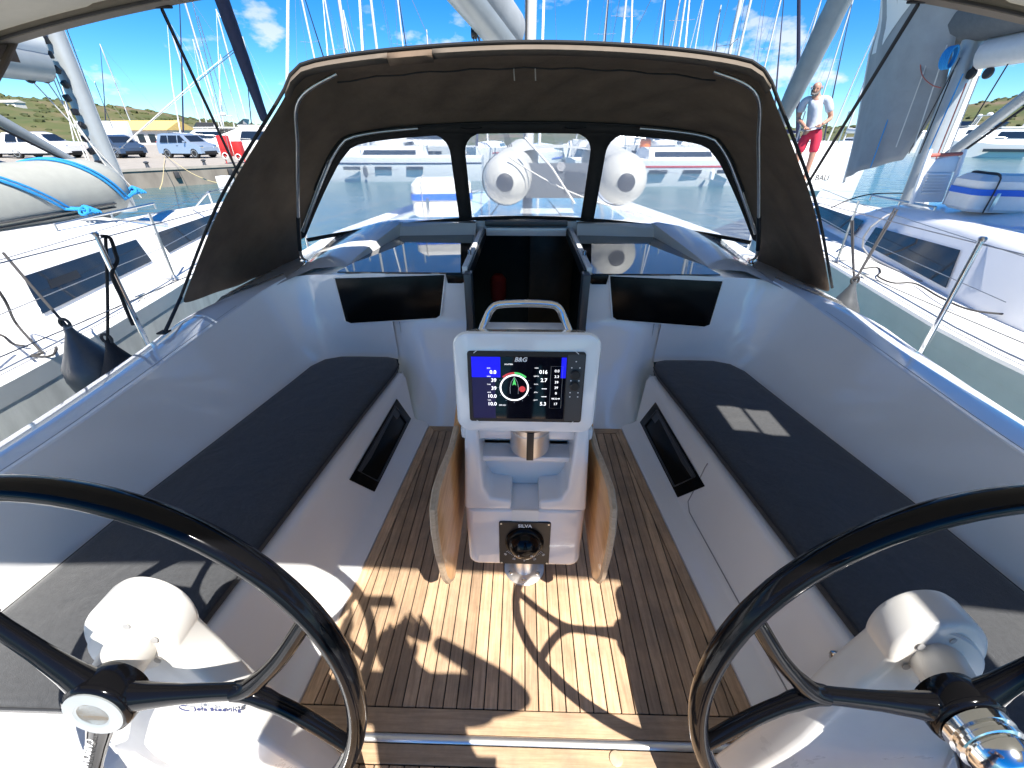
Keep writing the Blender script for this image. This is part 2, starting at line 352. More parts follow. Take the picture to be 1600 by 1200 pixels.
# --- teak floor
fl = MB(); YB, YF = -1.3, 2.385
ys = [YB, .1, YF]
fl.add([(-half(y) - .01, y, -.006) for y in ys] + [(half(y) + .01, y, -.006) for y in ys], [(0, 3, 4, 1), (1, 4, 5, 2)])
floor = fl.build('cockpit_floor', 'caulk', yacht, smooth=0)
PH = .004
def plank(poly, mt='teak', name='plank'):
    b2 = MB(); b2.prism([(x, y, -.004) for x, y in poly], (0, 0, .004 + PH)); return b2.build(name, mt, floor, smooth=0, bevel=.0012, bseg=1)
def strip_planks(y0, y1, xmax, taper):
    g = .0022
    n = int(xmax / .05) + 2
    for sgn in (-1, 1):
        for i in range(n):
            xa, xb = i * .05 + g, (i + 1) * .05 - g
            def Ye(x): return .68 + (.83 - .056 - x) / .0853 if taper else 9
            if taper:
                ya, yb = min(y1, Ye(xa)), min(y1, Ye(xb))
                if ya <= y0 + .02: continue
                poly = [(xa, y0)]
                if yb > y0: poly += [(xb, y0), (xb, yb)]
                else: poly += [(.83 - .056 - (y0 - .68) * .0853, y0)]
                if ya >= y1 > yb: poly.append((.83 - .056 - (y1 - .68) * .0853, y1))
                poly.append((xa, ya))
                q = []
                for p in poly:
                    if not q or (abs(p[0] - q[-1][0]) + abs(p[1] - q[-1][1])) > .003: q.append(p)
                poly = q
            else:
                if xb > xmax: continue
                poly = [(xa, y0), (xb, y0), (xb, y1), (xa, y1)]
            if len(poly) < 3: continue
            if sgn < 0: poly = [(-x, y) for x, y in reversed(poly)]
            plank(poly)
strip_planks(.684, 2.325, .83, True)
for s_ in (-1, 1):
    plank([(s_ * (half(.684) - .052), .684), (s_ * (half(.684) - .002), .684), (s_ * (half(2.38) - .002), 2.38), (s_ * (half(2.33) - .052), 2.33)], name='margin_plank')
plank([(-half(2.33) + .054, 2.33), (half(2.33) - .054, 2.33), (half(2.38) - .004, 2.38), (-half(2.38) + .004, 2.38)], 'teak_cross', 'margin_plank')
plank([(-.83, .607), (.83, .607), (.828, .680), (-.828, .680)], 'teak_cross', 'threshold_board')
plank([(-.86, .522), (.86, .522), (.86, .576), (-.86, .576)], 'teak_cross', 'threshold_board')
strip_planks(YB, .518, .87, False)
b2 = MB(); b2.tube([(-.87, .592, .002), (.87, .592, .002)], .0135, 12, flat=.6); b2.build('threshold_strip', 'brushed', floor)
b2 = MB(); b2.lathe([(.022, .004), (.022, .009), (.016, .011)], 20, (.305, .553, 0)); b2.build('floor_button', 'wood_edge', floor)

# --- moulded cockpit
mo = MB()
yl = [2.52, 2.3, 2.0, 1.6, 1.2, .8, .4, 0, -.4, -.8, -1.3]
for s_ in (-1, 1):
    rows = []
    for y in yl:
        a = half(y) if y < 2.39 else half(2.385)
        sx = Sx(y)
        yy = min(y, 2.395) if y > 2.39 else y
        pr_ = [(a, -.008), (a + .002, .012), (a + .03, .03), (a + .085, .05), (a + .10, .066), (sx - .028, SZ - .04), (sx - .012, SZ - .012), (sx + .012, SZ), (sx + .5 if y < 2 else sx + .42, SZ)]
        rows.append([(s_ * x, y + (0 if k > 4 or y < 2.39 else -.125), z) for k, (x, z) in enumerate(pr_)])
    mo.loft([[V(p) for p in r] for r in rows], closed=False)
bot = [(.94, 2.745, SZ), (1.0, 2.76, SZ), (1.24, 2.755, SZ), (1.43, 2.71, SZ), (1.535, 2.56, SZ), (1.575, 2.3, SZ), (1.66, 1.8, SZ), (1.755, 1.3, SZ), (1.86, .6, SZ), (1.95, 0, SZ), (1.97, -.6, SZ), (1.97, -1.3, SZ)]
top = [(.94, 2.722, 1.0), (1.0, 2.722, 1.0), (1.30, 2.73, .985), (1.50, 2.79, .962), (1.66, 2.80, .937), (1.76, 2.72, .892), (1.81, 2.58, .858), (1.855, 2.34, .82), (1.87, 2.1, .797), (1.85, 1.7, .785), (1.82, 1.2, .78), (1.84, .6, .77), (1.86, 0, .76), (1.86, -.6, .76), (1.86, -1.3, .76)]
outer = [(1.80, 3.02, .915), (1.98, 3.06, .90), (2.10, 2.92, .872), (2.14, 2.47, .822), (2.115, 2.06, .79), (2.07, 1.6, .782), (2.04, 1.2, .778), (2.05, .6, .768), (2.08, 0, .755), (2.08, -.6, .755), (2.08, -1.3, .755)]
NW = 64
B_ = spline(bot, NW); T_ = spline(top, NW)
prof = [0, .012, .03, .07, .14, .25, .4, .55, .7, .82, .91, .96, .985, 1.0]
for s_ in (-1, 1):
    rows = []
    for i in range(NW):
        r_ = []
        for v_ in prof:
            q = B_[i].lerp(T_[i], v_)
            nrm = (T_[i] - B_[i]).cross(B_[min(i + 1, NW - 1)] - B_[max(i - 1, 0)]).normalized()
            if nrm.x * -1 + nrm.y * -1 < 0 and False: nrm = -nrm
            k = math.exp(-v_ * 22) * .035 - math.exp(-(1 - v_) * 90) * .004 + .02 * math.sin(v_ * math.pi)
            inw = V((-(B_[min(i + 1, NW - 1)] - B_[max(i - 1, 0)]).y, (B_[min(i + 1, NW - 1)] - B_[max(i - 1, 0)]).x, 0)).normalized()
            q = q - inw * k * .6
            r_.append(V((q.x * s_, q.y, q.z + (.0 if v_ < 1 else .004))))
        rows.append(r_)
    mo.loft(rows, closed=False)
# centre wall under the companionway, between the seats
P1 = ((2.38, -.008), (2.392, .02), (2.415, .07), (2.47, .20), (2.54, .36), (2.61, .48), (2.68, .575), (2.722, .64), (2.736, .70), (2.724, 1.0))
def cwrow(y, z):
    r_ = []
    for x in (.42, .56, .70, .80, .87, .91, .95):
        k = max(0, min(1, (x - .70) / .25)); k = k * k * (3 - 2 * k)
        y2 = 2.752 if z < .9 else 2.724
        r_.append(V((x, y + (max(y2, y) - y) * k * min(1, max(0, (z + .02) / .36)), z)))
    return r_
cw = [cwrow(y, z) for y, z in P1]
mo.loft(cw, closed=False)
mo.loft([[V((-p.x, p.y, p.z)) for p in r] for r in cw], closed=False)
mo.loft([[V((x, y, z)) for x in (-.42, 0, .42)] for y, z in P1[:6]], closed=False)
# aft locker wall behind the helms
mould = mo.build('cockpit_moulding', 'gelcoat', yacht, smooth=50)
# --- coaming, side decks, hull
NO = 48
Ti = spline(top[4:], NO); Oq = spline(outer, 300)
def out_at(p):
    if p.y > 2.70:
        k = (2.80 - p.y) / .10; return V((1.80 + .34 * max(0, k), 3.02 - .16 * max(0, k), .915 - .05 * max(0, k)))
    yt = p.y + max(0, p.y - 2.3) * .4
    for q0, q1 in zip(Oq[60:], Oq[61:]):
        if q0.y >= yt >= q1.y: return q0.lerp(q1, (q0.y - yt) / max(1e-6, q0.y - q1.y))
    return Oq[-1].copy() if yt < 0 else Oq[60].copy()
Oi = [out_at(p) for p in Ti]
for _ in range(6): Oi = [Oi[0]] + [(Oi[i - 1] + Oi[i] * 2 + Oi[i + 1]) / 4 for i in range(1, NO - 1)] + [Oi[-1]]
for s_ in (-1, 1):
    co = MB(); rows = []
    for i in range(NO):
        a, c = Ti[i], Oi[i]
        zz = .004
        pts = [a + V((0, 0, .003)), a.lerp(c, .03) + V((0, 0, .008)), a.lerp(c, .5) + V((0, 0, .006)), a.lerp(c, .96) + V((0, 0, .002)), c + V((.006, 0, -.006)), V((c.x + .04, c.y, c.z - .05)), V((c.x + .07, c.y, .58)), V((2.33, c.y, .57))]
        rows.append([V((p.x * s_, p.y, p.z)) for p in pts])
    co.loft(rows, closed=False)
    coam = co.build('coaming', 'gelcoat_gloss', yacht, smooth=26)
    gr = MB()
    gr.tube([V((p.x * s_, p.y, p.z + .0075)) for p in [Ti[i].lerp(Oi[i], .13) for i in range(4, NO)]], .0016, 5)
    gr.build('coaming_joint', 'print_grey', coam)
# hull
hu = MB(); rows = []
for y, hb in ((-1.9, 2.2), (-1.3, 2.33), (2, 2.34), (4.5, 2.2), (6.5, 1.75), (8.5, .95), (9.8, .06)):
    z = .57 + max(0, y - 2) * .03
    rows.append([V((-hb, y, z)), V((-hb * .98, y, z - .1)), V((-hb * .9, y, WZ - .3)), V((hb * .9, y, WZ - .3)), V((hb * .98, y, z - .1)), V((hb, y, z))])
hu.loft(rows, closed=False); hu.build('hull', 'gelcoat', yacht)
# roof: the wall's upper edge carried forward
rf = MB()
xs = [(.42, 2.722, 1.0), (.70, 2.722, 1.0), (1.0, 2.722, 1.0), (1.30, 2.732, .985), (1.50, 2.792, .962), (1.66, 2.802, .937), (1.80, 2.95, .906), (1.98, 2.84, .868), (2.10, 2.72, .838), (2.17, 2.7, .76), (2.21, 2.7, .60), (2.33, 2.7, .572)]
for s_ in (-1, 1):
    rows = []
    for x, y0, z in xs:
        rows.append([V((s_ * x * (1 if y < 5 else 1 - (y - 5) * .085), y, z - (max(0, y - 4.6) * .03) + (x > 2.1) * max(0, y - 2) * .03)) for y in [y0 + (9 - y0) * k / 14 for k in range(15)]])
    rf.loft(rows, closed=False)
rf.add([(-.42, 4.1, 1.0), (.42, 4.1, 1.0), (.42, 9, .868), (-.42, 9, .868)], [(0, 1, 2, 3)])
roof = rf.build('coachroof', 'gelcoat', yacht, smooth=40)
# black bulkhead windows
for s_ in (-1, 1):
    fr = MB(); ol = [(.545, .995), (1.285, .966), (1.275, .66), (1.24, .645), (.63, .69), (.60, .71)]
    fr.prism([(s_ * x, 2.727, z) for x, z in ol], (0, -.010, 0))
    wdw = fr.build('bulkhead_window', 'black_panel', yacht, bevel=.004)
    f2 = MB(); q = [V((s_ * x, 2.724, z)) for x, z in ol]; c = sum(q, V()) / 6
    f2.tube([c + (p - c) * 1.014 for p in q[1:]] + [c + (q[0] - c) * 1.014], .007, 6); f2.build('trim', 'gelcoat', wdw)
    # mirror-black roof glass
    g = MB(); g.prism([(s_ * x, y, 1.002) for x, y in ((.43, 2.722), (1.262, 2.722), (1.13, 3.86), (.47, 3.92))], (0, 0, .009)); g.build('roof_glass', 'black_glass', yacht, bevel=.002, bseg=1, smooth=20)
    g = MB(); g.prism([(s_ * x, 2.70, z) for x, z in ((.40, 1.005), (.535, 1.005), (.525, .945), (.43, .945), (.40, .965))], (0, .024, 0)); g.build('glass_corner', 'black_panel', yacht, bevel=.004)
    # raised spray rim beside the glass
    rim = MB(); rr_ = []
    for k in range(9):
        t_ = k / 8; y = 4.02 - t_ * 1.15; h = .115 * (1 - t_) ** .8
        xi = 1.12 + .13 * t_; xo = 1.78 - .10 * t_
        zb = .99
        rr_.append([V((s_ * xi, y, 1.0)), V((s_ * (xi + .012), y, 1.004 + h * .9)), V((s_ * (xi + .05), y, 1.006 + h)), V((s_ * (xi + .22), y - .03, 1.0 + h * .9)), V((s_ * (xo - .08), y - .12, .955 + h * .55)), V((s_ * xo, y - .18, .925 + h * .1))])
    rim.loft(rr_, closed=False); rim.build('spray_rim', 'gelcoat', yacht, smooth=28)
rim = MB()
rim.loft([[V((x, 3.88 + .06 * (abs(x) < .9), 1.0)), V((x, 3.93 + .06 * (abs(x) < .9), 1.075)), V((x, 3.99, 1.1)), V((x, 4.25, 1.09)), V((x, 4.35, .99))] for x in (-1.3, -1.1, -.9, -.46)], closed=False)
rim.loft([[V((x, 3.88 + .06 * (abs(x) < .9), 1.0)), V((x, 3.93 + .06 * (abs(x) < .9), 1.075)), V((x, 3.99, 1.1)), V((x, 4.25, 1.09)), V((x, 4.35, .99))] for x in (.46, .9, 1.1, 1.3)], closed=False)
rim.box((0, 4.24, 1.045), (.94, .3, .11)); rim.build('spray_rim', 'gelcoat', yacht, smooth=28)
# companionway
cm = thing_parent = yacht
for s_ in (-1, 1):
    b2 = MB(); b2.box((s_ * .385, 2.70, .74), (.05, .10, .56)); b2.build('companionway_jamb', 'dark_grey', yacht, bevel=.006)
    b2 = MB(); b2.box((s_ * .412, 3.42, 1.022), (.035, 1.36, .052)); rl = b2.build('hatch_rail', 'white_plastic', yacht, bevel=.006)
    b2 = MB(); b2.box((s_ * .386, 3.42, .99), (.016, 1.36, .08)); b2.build('rail_liner', 'black_plastic', rl, bevel=.003)
    b2 = MB(); b2.lathe([(.012, 0), (.012, .03), (.006, .034)], 12, (s_ * .412, 3.05, 1.048)); b2.build('rail_stop', 'chrome', rl)
b2 = MB(); b2.box((0, 4.08, 1.085), (.76, .10, .05)); b2.build('hatch_lip', 'dark_grey', yacht, bevel=.01)
b2 = MB(); b2.box((0, 4.02, 1.02), (.74, .03, .07)); b2.build('sliding_hatch', 'gelcoat', yacht, bevel=.006)
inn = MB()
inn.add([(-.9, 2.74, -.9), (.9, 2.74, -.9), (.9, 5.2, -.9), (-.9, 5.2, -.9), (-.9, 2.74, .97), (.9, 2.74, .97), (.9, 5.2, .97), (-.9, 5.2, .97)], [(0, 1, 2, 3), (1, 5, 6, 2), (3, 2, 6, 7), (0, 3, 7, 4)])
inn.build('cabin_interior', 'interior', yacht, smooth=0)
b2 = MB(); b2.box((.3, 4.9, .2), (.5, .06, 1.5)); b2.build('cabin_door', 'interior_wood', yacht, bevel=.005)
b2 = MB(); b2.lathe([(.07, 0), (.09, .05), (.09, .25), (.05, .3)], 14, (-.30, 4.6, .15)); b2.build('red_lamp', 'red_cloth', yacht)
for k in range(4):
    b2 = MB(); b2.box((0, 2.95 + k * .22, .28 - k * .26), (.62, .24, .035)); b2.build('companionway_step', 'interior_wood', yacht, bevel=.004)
# foot lockers in the seat fronts: recessed dark boxes with a frame
def front_pt(s_, y, v_):
    a = half(y) + .10; return V((s_ * (a + (Sx(y) - .028 - a) * v_), y, .066 + (SZ - .04 - .066) * v_))
for s_ in (-1, 1):
    n_ = V((-s_ * (SZ - .1), 0, .19)).normalized()
    ya, yb = 1.58, 2.30
    q = [front_pt(s_, yb, .86), front_pt(s_, yb + .04, .10), front_pt(s_, ya + .09, .02), front_pt(s_, ya, .72)]
    f2 = MB(); f2.add([p + n_ * .002 for p in q] + [p + n_ * .007 for p in q], [(4, 5, 6, 7), (0, 1, 5, 4), (1, 2, 6, 5), (2, 3, 7, 6), (3, 0, 4, 7)])
    lk = f2.build('foot_locker', 'black_panel', yacht, bevel=.003)
    c = sum(q, V()) / 4; qi = [c + (p - c) * .80 for p in q]
    f3 = MB(); f3.tube([p + n_ * .010 for p in qi] + [qi[0] + n_ * .010], .006, 6); f3.build('frame', 'dark_grey', lk)
    f3 = MB(); f3.add([p + n_ * .0085 for p in (qi[0], qi[0].lerp(qi[1], .45), qi[3].lerp(qi[2], .15), qi[3])], [(0, 1, 2, 3)]); f3.build('inner_shelf', 'dark_grey', lk, smooth=0)
# locker lid joint in the starboard seat front
f3 = MB(); pts = [front_pt(1, 1.66, 1.05), front_pt(1, 1.655, .93), front_pt(1, 1.62, .5), front_pt(1, 1.60, .2), front_pt(1, 1.55, .1), front_pt(1, 1.2, .1), front_pt(1, .2, .1)]
nn = V((-.8, 0, .6)).normalized()
f3.tube([p + nn * .001 for p in pts], .0028, 6); f3.build('locker_joint', 'print_grey', yacht)
f3 = MB(); p = front_pt(1, .72, .95); f3.box(p + nn * .015, (.03, .07, .02)); f3.box(p + nn * .03 + V((0, .015, 0)), (.022, .02, .03)); f3.build('locker_latch', 'chrome', yacht, bevel=.004)
for s_ in (-1, 1):
    f3 = MB(); p = V((s_ * .875, 2.535, .33)); f3.box(p, (.02, .03, .05)); f3.build('seat_catch', 'steel', yacht, bevel=.005)
    # hood hoop feet fittings on deck and coaming joint line
# our stanchions and guard wires
for s_ in (-1, 1):
    for y in (-.6, 2.2, 4.4):
        b2 = MB(); b2.tube([(s_ * 2.27, y, .57), (s_ * 2.255, y, 1.345)], .0135, 12); b2.lathe([(.035, 0), (.03, .012), (.018, .04)], 14, (s_ * 2.27, y, .572)); st = b2.build('stanchion', 'chrome', yacht)
        b2 = MB(); b2.lathe([(.016, 0), (.018, .012), (.012, .02)], 12, (s_ * 2.255, y, 1.34)); b2.build('cap', 'steel', st)
    for z in (1.325, .98):
        b2 = MB(); b2.tube([(s_ * 2.258, -1.3, z), (s_ * 2.258, 2.2, z), (s_ * 2.25, 4.4, z + .02), (s_ * 1.75, 6.4, z + .05)], .003, 6); b2.build('guard_wire', 'wire', yacht)

# --- cushions
def cushion(s_, label):
    ol = [(Sx(.5) + .02, .5), (Sx(1.2) + .02, 1.2), (Sx(2.0) + .02, 2.0), (.893, 2.45), (.893, 2.56), (.93, 2.64), (1.0, 2.665), (1.2, 2.67), (1.34, 2.665), (1.44, 2.62), (1.495, 2.52), (1.53, 2.3), (1.62, 1.8), (1.715, 1.3), (1.80, .65), (1.79, .5)]
    P = [V((s_ * x, y, SZ + .004)) for x, y in ol]
    c = MB(); n = len(P); ce = V((s_ * 1.35, 1.3, 0))
    rings = []
    def inset(d): 
        o = []
        for i in range(n):
            a, b3 = P[i - 1], P[(i + 1) % n]; tg = (b3 - a).normalized(); nm = V((tg.y, -tg.x, 0)) * s_
            o.append(P[i] + nm * d)
        return o
    for d, z in ((.008, 0), (0, .008), (0, .036), (.006, .044), (.02, .049), (.045, .053)):
        rings.append([p + V((0, 0, z)) for p in inset(d)])
    c.loft(rings, True, True)
    r_ = thing('seat_cushion', label, 'cushion', (s_ * 1.35, 1.2, SZ), 'cockpit seat cushions')
    c.build('pad', 'cushion', r_, smooth=40)
    d = MB(); d.tube([p + V((0, 0, .038)) for p in inset(-.0015)], .004, 6, closed=True); d.build('piping', 'piping', r_)
    return r_
cushion(-1, 'long charcoal seat cushion on the left cockpit bench, beside the black fender')
cushion(1, 'long charcoal seat cushion on the right cockpit bench with a small sunlit patch')
#SECTION2
# ================================================================== COCKPIT TABLE WITH PLOTTER
tb = thing('cockpit_table', 'white cockpit table pedestal with chart plotter, compass and folded wooden leaves', 'table', (0, 1.25, 0))
XC = -.008
# pillar: lofted rounded sections, front face leaning
pl = MB(); rings = []
def psec(yf, yb_, hw, z, r=.03):
    o = []
    for x, y in rr(2 * hw, yb_ - yf, r, 4): o.append(V((XC + x, (yf + yb_) / 2 + y, z)))
    return o
FY = lambda z: 1.115 - (1.0 - z) * .085
# front shell with a recess: built as a grid with depth
def pface(x, z): return V((XC + x, FY(z), z))
zs_ = [.315, .325, .36, .56, .60, .63, .66, .76, .80, .97, .99]
HW = lambda z: .222 - (1.0 - z) * .0
body = MB()
pil = [psec(FY(.31) + .01, 1.55, .205, .305), psec(FY(.315), 1.56, .222, .33), psec(FY(.60) , 1.56, .226, .60)]
body.loft(pil, True, True)
# side cheeks either side of the recess, back wall of the recess and steps
for s_ in (-1, 1):
    q = [(s_ * .226, .60), (s_ * .208, .985), (s_ * .168, .985), (s_ * .150, .70), (s_ * .128, .655), (s_ * .05, .645), (s_ * .05, .60)]
    body.prism([V((XC + x, FY(z), z)) for x, z in q], (0, .20, 0))
body.box((XC, 1.40, .79), (.40, .30, .39))
body.prism([V((XC + x, 1.215, z)) for x, z in ((-.17, .60), (.17, .60), (.17, .80), (-.17, .80))], (0, .1, 0))
bodyo = body.build('pillar', 'gelcoat', tb, smooth=35, bevel=.012, bseg=3)
# small shelf in recess
b2 = MB(); b2.prism([V((XC + x, 1.15, z)) for x, z in ((-.16, .775), (.16, .775), (.165, .80), (-.165, .80))], (0, .1, 0)); b2.build('recess_shelf', 'gelcoat', tb, bevel=.006)
b2 = MB(); b2.prism([V((XC + x, FY(.58) + .0, z)) for x, z in ((-.05, .555), (.05, .555), (.05, .602), (-.05, .602))], (0, .06, 0))
b2 = MB(); b2.prism([V((XC + x, FY(z) - .0015, z)) for x, z in ((-.05, .545), (.05, .545), (.05, .602), (-.05, .602))], (0, .001, 0)); b2.build('recess_foot', 'gelcoat_pale', tb, smooth=0)
# steel cylinder (cockpit lamp) in the recess
b2 = MB(); b2.lathe([(.0, .0), (.066, .0), (.070, .006), (.070, .088), (.066, .09), (.066, .094), (.071, .097), (.071, .116), (.05, .122), (.04, .122)], 32, (XC + .012, 1.165, .835)); cy = b2.build('steel_canister', 'brushed', tb)
b2 = MB(); b2.box((XC + .012, 1.0945, .893), (.024, .006, .118)); b2.build('canister_strap', 'black_plastic', cy, bevel=.002)
# plotter pod
pod = MB(); xr = V((1, 0, 0)); tilt = R(6)
yr = V((0, math.sin(tilt), math.cos(tilt))); zr = xr.cross(yr)   # zr points aft (towards the viewer)
if zr.y > 0: zr = -zr
pc = V((XC - .006, 1.085, 1.140))
def pp(x, y, d=0): return pc + xr * x + yr * y + zr * d
rings = []
for d, k, r in ((-.15, -.05, .03), (-.10, -.02, .04), (-.03, -.004, .045), (-.012, 0, .045), (-.003, -.004, .043), (0, -.012, .036)):
    rings.append([pp(x, y, d) for x, y in rr(.438 + 2 * k, .335 + 2 * k, r, 6)])
pod.loft(rings, True, True); podo = pod.build('plotter_pod', 'gelcoat', tb, smooth=30)
def slab(name, x0, x1, y0, y1, d0, d1, mt, parent, r=.004, bevel=.0015):
    b3 = MB(); w_, h_ = x1 - x0, y1 - y0; b3.prism([pp((x0 + x1) / 2 + x, (y0 + y1) / 2 + y, d0) for x, y in rr(w_, h_, min(r, w_ / 2.1, h_ / 2.1), 3)], zr * (d1 - d0)); return b3.build(name, mt, parent, bevel=bevel, bseg=1)
pt = slab('chart_plotter', -.176, .174, -.124, .112, -.004, .006, 'black_plastic', tb, .008)
slab('screen', -.165, .118, -.112, .098, .005, .0075, 'screen', pt, .004)
slab('key_panel', .121, .171, -.118, .106, .005, .0072, 'dark_grey', pt, .004)
D = .0079
def T(s_, x, y, sz, mt='lcd_white', al='CENTER', bold=0, shear=0): return text(s_, sz, mt, pp(x, y, D), xr, yr, pt, 'screen_text', al, .0001, shear, bold)
slab('blue_patch', -.164, -.078, .030, .096, .0066, .0076, 'emit_blue', pt, .0005, 0)  # emissive blue and navy rectangles laid over the screen
slab('navy_patch', -.164, -.094, -.111, .029, .0066, .0076, 'emit_navy', pt, .0005, 0)
slab('blue_patch', .103, .1175, .030, .096, .0066, .0076, 'emit_blue', pt, .0005, 0)
T('B&G', -.018, .088, .019, 'print_white', bold=.0006, shear=.25)
for i, v_ in enumerate(('0.0', '39', '39', '10.0', '10.0')): T(v_, -.090, .047 - i * .0268, .0165, al='RIGHT', bold=.0002); T(('SOG', 'AWA', 'TWA', 'AWS', 'TWS')[i], -.113, .060 - i * .0268, .005)
for i, v_ in enumerate(('016', '2.7', '---', '---', '5.3')): T(v_, .063, .049 - i * .0268, .0165, al='RIGHT', bold=.0002); T(('HDG', 'DEPTH', 'DTW', 'BTW', 'BATT')[i], .030, .062 - i * .0268, .005)
for i, v_ in enumerate(('0.0', '3.3', '39', '39', '0', '08:32:44', '17')): T(v_, .091, .053 - i * .0185, .0118 if i != 5 else .0075); 
T('SAILSTEER', -.053, .073, .0055)
T('GPS 0.01', -.072, -.064, .006)
def ring_part(name, c, r0, r1, mt, n=40, a0=0, a1=360, d=D):
    b3 = MB(); k = n + (0 if a1 - a0 == 360 else 1); vs = []; 
    for rad in (r0, r1): vs += [pp(c[0] + rad * math.sin(R(a0 + (a1 - a0) * j / n)), c[1] + rad * math.cos(R(a0 + (a1 - a0) * j / n)), d) for j in range(k)]
    fs = [(j, (j + 1) % k, k + (j + 1) % k, k + j) for j in range(n)]
    b3.add(vs, fs); return b3.build(name, mt, pt, smooth=0)
DC = (-.036, -.004)
ring_part('wind_dial', DC, .0395, .0445, 'lcd_white')
ring_part('port_arc', DC, .046, .052, 'lcd_red', 12, -45, 0); ring_part('starboard_arc', DC, .046, .052, 'lcd_green', 12, 0, 45)
b3 = MB(); b3.add([pp(DC[0] + x, DC[1] + y, D) for x, y in ((0, .036), (.006, .008), (0, .012), (-.006, .008))], [(0, 1, 2, 3)]); b3.build('boat_needle', 'lcd_green', pt, smooth=0)
b3 = MB()
for sx_ in (-1, 1): b3.tube([pp(DC[0] + sx_ * x, DC[1] + y, D) for x, y in ((0, .036), (.009, .02), (.013, 0), (.012, -.02))], .0006, 4)
b3.build('boat_outline', 'print_white', pt)
ring_part('rudder_disc', (DC[0] + .024, DC[1] - .004), .0005, .010, 'lcd_red', 20, d=D - .0001)
for j in range(12):
    a = R(30 * j); b3 = MB(); b3.add([pp(DC[0] + .050 * math.sin(a) + x, DC[1] + .050 * math.cos(a) + y, D) for x, y in ((-.0009, -.0009), (.0009, -.0009), (.0009, .0009), (-.0009, .0009))], [(0, 1, 2, 3)]); b3.build('dial_dot', 'print_white', pt, smooth=0)
b3 = MB(); b3.tube([pp(x, y, D) for x, y in ((.073, .068), (.108, .068), (.108, -.072), (.073, -.072), (.073, .068))], .0005, 4); b3.build('data_frame', 'print_grey', pt)
for y in (.012, -.025):
    b3 = MB(); b3.lathe([(.0145, 0), (.0145, .006), (.011, .009)], 24, pp(.146, y + .03, .007), zr); b3.build('knob', 'black_plastic', pt)
for x, y in ((.134, .064), (.158, .064), (.134, .022), (.158, .022), (.134, -.032), (.158, -.032), (.146, .084), (.146, -.004), (.134, -.018), (.158, -.018)):
    ring_part('key_mark', (x, y), .0001, .0022, 'print_white', 10, d=.0077)
for x, y, a in ((-.15, .113, -1), (.146, .113, 1), (-.148, -.124, 1), (.144, -.124, -1)):
    b3 = MB(); b3.tube([pp(x - .006 * 1, y + a * .005, .0085), pp(x + .006, y - a * .005, .0085)] if a > 0 else [pp(x - .006, y - .005, .0085), pp(x + .006, y + .005, .0085)], .0013, 5); b3.build('corner_clip', 'print_white', pt)
# table top behind, leaves, grab rail
b2 = MB(); b2.box((XC, 1.62, .905), (.46, .95, .05)); b2.build('table_top', 'gelcoat', tb, bevel=.012)
b2 = MB(); b2.box((XC, 1.42, .94), (.20, .26, .016)); lid = b2.build('table_lid', 'varnished_wood', tb, bevel=.004)
b2 = MB(); b2.box((XC + .01, 1.30, .953), (.04, .03, .012)); b2.build('lid_catch', 'chrome', lid, bevel=.003)
gr_ = MB(); yv = 1.30
path = spline([PY(750, 522, yv - .03), PY(760, 497, yv), PY(768, 483, yv + .01), PY(780, 476, yv + .015), PY(820, 474, yv + .015), PY(862, 476, yv + .015), PY(874, 483, yv + .01), PY(881, 497, yv), PY(891, 522, yv - .03)], 40)
path = [V((path[0].x - .005, path[0].y, .9))] + path + [V((path[-1].x + .005, path[-1].y, .9))]
gr_.tube(path, .0125, 14); gr_.build('grab_rail', 'chrome', tb)
for s_ in (-1, 1):
    X = s_ * .262 + XC
    ol = [PX(818 + s_ * a, y, X) for a, y in ((104, 668), (112, 700), (126, 735), (136, 765), (140, 795), (138, 830), (132, 865), (123, 900), (117, 907), (111, 902))]
    prof_ = [(p.y, p.z) for p in ol]
    yb_ = prof_[-1][0]; zb_ = prof_[-1][1]
    prof_ += [(yb_ + .25, zb_ + .03), (1.95, zb_ + .10), (2.05, .5), (2.05, .86), (1.98, .90), (prof_[0][0] + .12, .90)]
    lf = MB(); lf.prism([V((X - s_ * .010, y, z)) for y, z in prof_], (s_ * .024, 0, 0)); leaf = lf.build('table_leaf', 'varnished_wood', tb, bevel=.005, bseg=2)
    ed = MB(); ed.tube([V((X + s_ * .002, y - .0005, z)) for y, z in prof_[:10]], .0115, 6); ed.build('leaf_edge', 'wood_edge', leaf)
# floor flange and foot
b2 = MB(); b2.lathe([(.0, .004), (.095, .004), (.095, .014), (.085, .02), (.05, .024), (.045, .04), (.045, .32)], 32, (XC + .005, 1.26, 0)); ft = b2.build('foot', 'brushed', tb)
for k in range(6):
    a = R(60 * k + 30); b2 = MB(); b2.lathe([(.011, 0), (.011, .006), (.004, .009)], 12, (XC + .005 + .073 * math.cos(a), 1.26 + .073 * math.sin(a), .018)); b2.build('bolt', 'chrome', ft)
# compass
cz = .437; cc = V((XC, FY(cz), cz)); nrmF = V((0, -1, .085)).normalized(); yF = V((0, .085, 1)).normalized()
def cp(x, y, d=0): return cc + xr * x + yF * y + nrmF * d
b2 = MB(); b2.prism([cp(x, y, -.004) for x, y in rr(.196, .222, .008, 3)], nrmF * .011); cpo = b2.build('compass', 'black_plastic', tb, bevel=.002, bseg=1)
b2 = MB(); b2.lathe([(.074, 0), (.074, .008), (.068, .016), (.062, .018)], 36, cp(0, .012, .006), nrmF); b2.build('bezel', 'black_panel', cpo)
b2 = MB(); b2.lathe([(.061 * math.cos(R(a)), .061 * math.sin(R(a)) * .8) for a in range(0, 90, 9)], 32, cp(0, .012, .02), nrmF); b2.build('dome', 'compass_glass', cpo)
text('SILVA', .021, 'print_white', cp(0, .094, .0085), xr, yF, cpo, bold=.0006)
b2 = MB()
